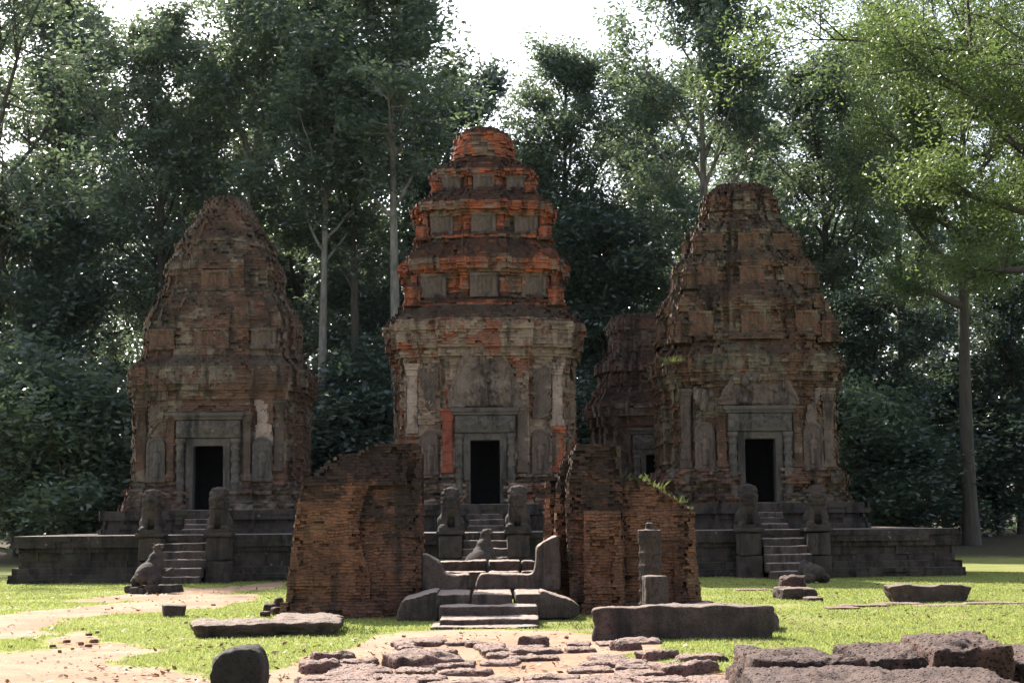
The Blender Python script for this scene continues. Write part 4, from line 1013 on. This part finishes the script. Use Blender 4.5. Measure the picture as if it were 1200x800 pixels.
LM = [lion_mesh(s, w) for s, w in ((1,0), (2,.02), (3,.01))]
LIONS = [(178, 625, 0, 'worn stone guardian lion left of the left-hand terrace stairs'), (257, 624, 1, 'headless-looking worn stone lion right of the left-hand terrace stairs'),
         (528, 621, 2, 'stone guardian lion left of the central terrace stairs'), (607, 620, 0, 'stone guardian lion right of the central terrace stairs'),
         (877, 614, 1, 'dim stone guardian lion left of the right-hand terrace stairs'), (957, 613, 2, 'dim stone guardian lion right of the right-hand terrace stairs')]
PED = ['stone pedestal under the lion left of the left-hand stairs', 'cracked stone pedestal under the lion right of the left-hand stairs', 'dark stone pedestal under the lion left of the central stairs',
       'dark stone pedestal under the lion right of the central stairs', 'stone pedestal under the lion left of the right-hand stairs', 'streaked stone pedestal under the lion right of the right-hand stairs']
for i, (px, py, k, lb) in enumerate(LIONS):
    X = PX(px, 43.6, py); h = 1.40
    p = thing('lion_pedestal', (X, 43.62, 0), PED[i], 'pedestal', 'pedestals beside the terrace stairs')
    bm = bmesh.new(); box(bm, -.34, .34, -.36, .36, -.05, .62); obj('lower_block', weather(bm, .03, .04, 3, 60+i, True, .008, 5), M_SAND_D, p)
    bm = bmesh.new(); box(bm, -.32, .32, -.34, .36, .624, h-.13); obj('upper_block', weather(bm, .03, .04, 3, 70+i, True, .008, 5), M_SAND_D, p)
    bm = bmesh.new(); box(bm, -.39, .39, -.41, .38, h-.126, h); obj('cap_slab', weather(bm, .03, .018, 3, 80+i, True, .008, 5), M_SAND_D, p)
    obj('stone_lion', LM[k], M_SAND_D, None, (X, 43.62, h-.012), (0, 0, [.05, -.04, .08, -.06, .03, 0][i]), label=lb, cat='statue', group='guardian lions of the terrace stairs').scale = (1.14, 1.0, [1.0, 1.03, .98, 1.02, 1.0, .97][i])

def bull(seed, broken=False):
    """kneeling bull seen from behind, head lifted"""
    bm = bmesh.new()
    ball(bm, (0, -.1, .36), (.36,.46,.32)); ball(bm, (0, .28, .42), (.30,.36,.30)); ball(bm, (0, .38, .66), (.18,.2,.16))
    if not broken:
        cone(bm, (0, .42, .55), (0, .62, .82), .19, .13); ball(bm, (0, .66, .86), (.13,.2,.12), (-.3, 0, 0)); ball(bm, (0, .82, .82), (.09,.1,.08))
        for s in (-1, 1): cone(bm, (s*.09, .62, .94), (s*.13, .6, 1.04), .035, .015, 8); ball(bm, (s*.17, .6, .88), (.07,.03,.035))
    for s in (-1, 1): ball(bm, (s*.33, -.22, .2), (.15,.32,.19)); cone(bm, (s*.32, -.45, .09), (s*.36, .08, .08), .09, .07); ball(bm, (s*.27, .5, .12), (.1,.26,.1))
    cone(bm, (0, -.52, .5), (.08, -.56, .12), .035, .045)
    return weather(bm, .028, .03 if not broken else .05, 3, seed)
def bull_at(px, py, label, seed, broken, base, rz, s=1.0, z=0):
    p = gnd(px, py); t = thing('stone_bull', (p.x, p.y+.5, z), label, 'statue', 'kneeling bulls before the terrace', rz)
    zb = 0
    if base:
        bm = bmesh.new(); box(bm, -.5, .5, -.62, .7, -.03, .22); box(bm, -.56, .54, -.68, .74, -.03, .1); obj('plinth', weather(bm, .03, .05, 3, seed+3), M_SAND_D, t)
        for i, (dx, dy, d) in enumerate(((-.5,-.5,.3), (.42,-.62,.34), (.55,-.2,.3), (-.1,-.74,.26), (.15,-.72,.22))): obj('rubble_stone', rock((d*1.1, d*.9, d*.9), 40+i, .1, 6), M_SAND_D, t, (dx, dy, -.03))
        zb = .2
    o = obj('body', bull(seed, broken), M_SAND_D, t, (0, -.1 if base else 0, zb+(.1 if base else 0)), (.42 if base else 0, 0, 0)); t.scale = (s, s, s)
bull_at(176, 695, 'kneeling stone bull on a broken plinth before the left-hand stairs', 5, False, True, -.5, .80)
bull_at(567, 689, 'small stone bull before the central stairs, seen over the gateway steps', 6, False, True, -.45, 1.0)
bull_at(957, 684, 'battered lump of a stone bull on the grass by the right-hand stairs', 7, True, False, .5, .72)

# colonnette fragments on the right
bm = bmesh.new(); r = .2
pr = [(r*1.1, 0), (r*1.1, .1)]
for i in range(6):
    z = .12+i*.21; pr += [(r*.96, z), (r*.96, z+.08), (r*1.03, z+.10), (r*1.03, z+.125), (r*1.09, z+.14), (r*1.09, z+.165), (r, z+.18)]
pr += [(r*1.06, 1.38), (r*1.06, 1.5), (r*.4, 1.5), (r*.36, 1.51), (r*.34, 1.62)]
lathe(bm, pr, 0, 0, 8)
p = at(763, 717, 26.0); obj('standing_colonnette', weather(bm, .022, .014, 4, 3, True, .004), M_SLAB, None, (p.x, 26.0, 0), (0, 0, .3), label='tall ringed stone door colonnette standing upright with a tenon on top', cat='column')
bm = bmesh.new(); lathe(bm, [(.2, 0), (.2, .25), (.215, .27), (.215, .31), (.2, .33), (.2, .72), (.19, .76)], 0, 0, 8); box(bm, -.19, .19, -.17, .17, 0, .75)
p = at(768, 717, 25.5); obj('colonnette_stump', weather(bm, .025, .016, 4, 4), M_SLAB, None, (p.x, 25.5, 0), (0, 0, .1), label='shorter broken stone shaft standing in front of the tall ringed colonnette', cat='column')

# ------------------------------------------------------------------ loose stones
def stone(name, px0, px1, pyb, dy, h, label, mat, seed, rz=0, rough=.08, power=7, group=None, cuts=14, cat='stone', z=0.0, tilt=(0,0), pit=0.0):
    """a block whose front bottom edge runs from px0 to px1 on picture row pyb; dy = depth, h = height"""
    a, b = gnd(px0, pyb), gnd(px1, pyb); w = b.x-a.x; yc = (a.y+b.y)/2+dy/2
    x = (a.x+b.x)/2; zg = float(ground_z(np.array(x), np.array(yc)))
    return obj(name, rock((w, dy, h), seed, rough, cuts, power, 1.6, pit), mat, None, (x, yc, zg+z-.03), (tilt[0], tilt[1], rz), label=label, cat=cat, group=group)
stone('fallen_stone', 698, 906, 751, .75, .47, 'long dark fallen stone slab lying in front of the ringed colonnette', M_SLAB, 3, -.01, .12, 12, cuts=34)
stone('fallen_stone', 845, 918, 741, 1.1, .30, 'broken slab end poking out behind the long dark fallen slab', M_SLAB, 4, -.3, .17, 8, cuts=20)
stone('fallen_stone', 772, 850, 735, .8, .34, 'squat block between the broken shaft and the slab end', M_SLAB, 41, .1, .14, 8)
stone('flat_stone', 222, 392, 746, 1.0, .25, 'long flat pale-topped stone lying left of the gateway steps', M_SLAB, 5, .14, .2, 8, cuts=30)
stone('flat_stone', 318, 398, 737, .8, .24, 'flat stone set against the foot of the left brick stump', M_SLAB, 51, .1, .18, 7)
stone('cut_block', 189, 214, 722, .36, .26, 'small square stone block alone on the lawn at left', M_SLAB, 6, .2, .06, 8)
bm = bmesh.new(); P = [at(x, y, 14.6) for x, y in ((240,824),(243,790),(248,771),(260,763),(280,757),(296,758),(303,766),(307,785),(309,824))]; c = P[0]
prism(bm, [(p.x-c.x, p.z-c.z) for p in P][::-1], 0, .42)
obj('boulder', weather(bm, .03, .05, 2.5, 7, True, .012, 8), M_ROCK, None, (c.x, 14.6, -.02+c.z), label='upright black boulder with a slanted top at the bottom edge', cat='stone')
stone('cut_block', 1042, 1138, 704, .55, .36, 'long stone beam lying on the lawn at the right', M_SLAB, 8, .06, .17, 10, cuts=26)
stone('rubble_stone', 913, 957, 703, .6, .26, 'broken block of a small heap on the right lawn', M_SLAB, 9, .2, .22, 8, cuts=18)
stone('rubble_stone', 916, 948, 700, .5, .25, 'upper block resting on the small heap on the right lawn', M_LAT, 10, -.2, .24, 7, z=.2)
stone('rubble_stone', 945, 964, 705, .4, .12, 'low chip of stone at the right foot of the small heap', M_SLAB, 11, .2, .12, 6)
stone('pale_chip', 846, 856, 671, .25, .17, 'small whitish stone chip at the foot of the shaded terrace', stone_mat('pale_stone', (.5,.48,.44), (.4,.38,.34), (.2,.2,.2), .1, 0, .3), 12, .5, .14, 4, cuts=8)
for i, (a, b, y) in enumerate(((985,1045,711), (1020,1085,708), (1075,1140,710), (1130,1205,707), (970,1010,713), (860,905,692))):
    stone('kerb_stone', a, b, y, .45, .07, 'thin flat paving slab sunk in the right lawn near the stone beam', M_LATP, 60+i, .03, .2, 6, 'flat slabs sunk in the right lawn', 10)
for i, (px, py, s) in enumerate(((62,757,.09), (78,752,.11), (95,755,.13), (104,757,.10), (110,752,.12), (70,763,.08), (12,757,.07), (104,744,.11), (114,741,.1), (250,709,.1), (226,721,.06), (85,760,.07))):
    p = gnd(px, py); obj('brick_chip', rock((s*.95, s*.6, s*.4), 90+i, .12, 6, 5), M_BRICK_GD, None, (p.x, p.y, -.01), (0, 0, i), label='small brick chip scattered on the sandy patches at left', cat='rubble', group='brick chips on the sand')
for i, (px, py, w, h) in enumerate(((316,718,.24,.2), (324,720,.2,.16), (311,722,.2,.12), (326,713,.2,.24), (820,717,.3,.2), (828,712,.26,.16), (812,718,.3,.24), (800,719,.28,.16), (838,716,.2,.12))):
    p = gnd(px, py); obj('rubble_stone', rock((w, w*.8, h), 120+i, .12, 7, 5), M_LAT, None, (p.x, p.y, -.02), (0, 0, i*.7),
        label='rubble stone by the left foot of the left brick stump' if px < 400 else 'rubble stone at the right foot of the trailing gate wall', cat='rubble', group='rubble left of the left stump' if px < 400 else 'rubble at the foot of the right wall')
# laterite blocks in the right foreground
def lat(px0, px1, Y0, Y1, z1, label, seed, rz=0, rough=.10, power=8, z0=-.05):
    x0, x1 = PX(px0, Y0, 780), PX(px1, Y0, 780)
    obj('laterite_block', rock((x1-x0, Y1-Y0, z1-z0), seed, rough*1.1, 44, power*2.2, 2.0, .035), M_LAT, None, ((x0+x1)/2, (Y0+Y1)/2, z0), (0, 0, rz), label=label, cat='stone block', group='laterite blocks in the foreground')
lat(884, 1012, 13.9, 15.6, .42, 'dark pitted laterite block at the left end of the foreground row', 31, .02)
lat(897, 1112, 11.9, 13.7, .38, 'broad low laterite block along the bottom edge, before the others', 32, -.03)
lat(1017, 1122, 14.1, 15.5, .44, 'middle laterite block of the foreground row', 33, .06)
lat(1104, 1198, 13.8, 15.4, .54, 'highest rounded laterite block at the right of the foreground row', 34, -.08, .12, 5)
lat(1100, 1240, 11.8, 13.5, .36, 'laterite block at the bottom right corner', 35, .05)
lat(1192, 1262, 13.9, 15.2, .42, 'laterite block cut off by the right edge', 36)
stone('boulder', 858, 892, 803, .4, .22, 'small rounded stone left of the laterite row', M_LAT, 37, .2, .1, 3.5)
# path of worn stones
rs = random.Random(12); k = 0
PG = 'worn stones of the path to the gateway steps'
def path_stone(x, y, w, d, h, rz, seed, label='worn reddish paving stone of the broken path before the gateway steps'):
    obj('path_stone', rock((w, d, h), seed, .17, 14, 7, 2.2, .03), M_LATP, None, (x, y, float(ground_z(np.array(x), np.array(y)))-h*.66), (0, 0, rz), label=label, cat='paving stone', group=PG)
y = 14.6
while y < 22.3:
    t = (y-14.6)/7.7; x0 = PX(300+150*t, y, 780); x1 = PX(850-90*t, y, 780); x = x0 + rs.uniform(0, .3); row_d = rs.uniform(.34, .5)
    while x < x1:
        wd = rs.uniform(.3, .95)*(1-.3*t)
        mid = (x+wd/2 - (x0+x1)/2)/((x1-x0)/2)
        if rs.random() < (.95-.75*t)*(1.05-.55*abs(mid)**2):
            path_stone(x+wd/2, y+rs.uniform(-.08, .08), wd, row_d*rs.uniform(.85, 1.15), rs.uniform(.10, .20), rs.uniform(-.2, .2), 300+k); k += 1
        x += wd+rs.uniform(-.02, .10)
    y += row_d+rs.uniform(-.02, .08)
for i, (px, py, w, h, lb) in enumerate(((625,757,.42,.3,'rounded stone lump standing proud in the middle of the path'), (390,777,.5,.34,'dark stone pair heap at the left side of the path, upper stone'), (375,786,.45,.3,'dark stone at the left side of the path, lower stone'),
        (297,762,.0,.0,''), (500,779,.95,.34,'long raised stone edge left of the path centre'), (735,763,.4,.24,'knobbly stone right of the path centre'), (770,772,.5,.22,'low stone at the right side of the path'), (800,786,.75,.26,'wide stone at the lower right of the path'))):
    if w: 
        p = gnd(px, py); path_stone(p.x, p.y, w, w*.55, h*1.25, .1*i, 700+i, lb)

# ------------------------------------------------------------------ weeds on the brick tops
def weed_mesh(seed, n, r, h):
    rng = np.random.default_rng(seed); V = []; 
    for i in range(n):
        a = rng.random()*math.tau; q = r*math.sqrt(rng.random()); x, y = q*math.cos(a), q*math.sin(a)
        hh = h*(.25+.8*rng.random()**2); lx, ly = rng.normal(0, .35, 2)*hh; w = .004+.007*rng.random()
        ca, sa = math.cos(a*3)*w, math.sin(a*3)*w
        V += [(x-ca, y-sa, 0), (x+ca, y+sa, 0), (x+lx*.6+ca*.7, y+ly*.6+sa*.7, hh*.7), (x+lx*1.2, y+ly*1.2, hh)]
    return mesh_np('weeds', V, np.arange(len(V)).reshape(-1, 4))
M_WEED = leaf_mat('weed_leaves', (.07,.10,.03), (.13,.14,.05), .35, (.20,.25,.06), .6, .25)
WM = [weed_mesh(i, 110, .27, .14) for i in range(3)]
for i, (px, py, Y, s) in enumerate(((741,560,28.2,1.2), (750,566,28.5,1.0), (768,574,28.3,.8), (788,585,28.2,1.0), (803,592,28.2,.6), (760,569,29.2,1.2), (776,578,29.0,.6))):
    p = at(px, py, Y); obj('weed_tuft', WM[i % 3], M_WEED, None, p-Vector((0,0,.06)), (0, 0, i), label='green weed tuft growing on the sloping top of the right gate wall', cat='weed', group='weeds on the right gate wall').scale = (s, s, s)
p = at(398, 567, GY+.5); obj('weed_tuft', WM[1], M_GRASS, None, p-Vector((0,0,.05)), (0, 0, 1), label='small grass tuft on the broken top of the left brick stump', cat='weed').scale = (.8, .8, .5)
p = at(788, 420, AY-2.9); obj('weed_tuft', WM[2], M_WEED, None, p-Vector((0,0,.1)), (0, 0, 2), label='green tuft on the left ledge of the right-hand tower', cat='weed').scale = (1.6, 1.6, 1.4)
for i, (px, py, s) in enumerate(((408,739,1.1), (425,742,.9), (395,740,.8), (690,738,.9), (668,733,.8), (640,737,.7))):
    p = gnd(px, py); obj('grass_clump', WM[i % 3], M_GRASS, None, (p.x, p.y, -.01), (0, 0, i), label='taller grass clump at the foot of the gateway stones', cat='grass clump', group='grass clumps by the gateway').scale = (s, s, s)
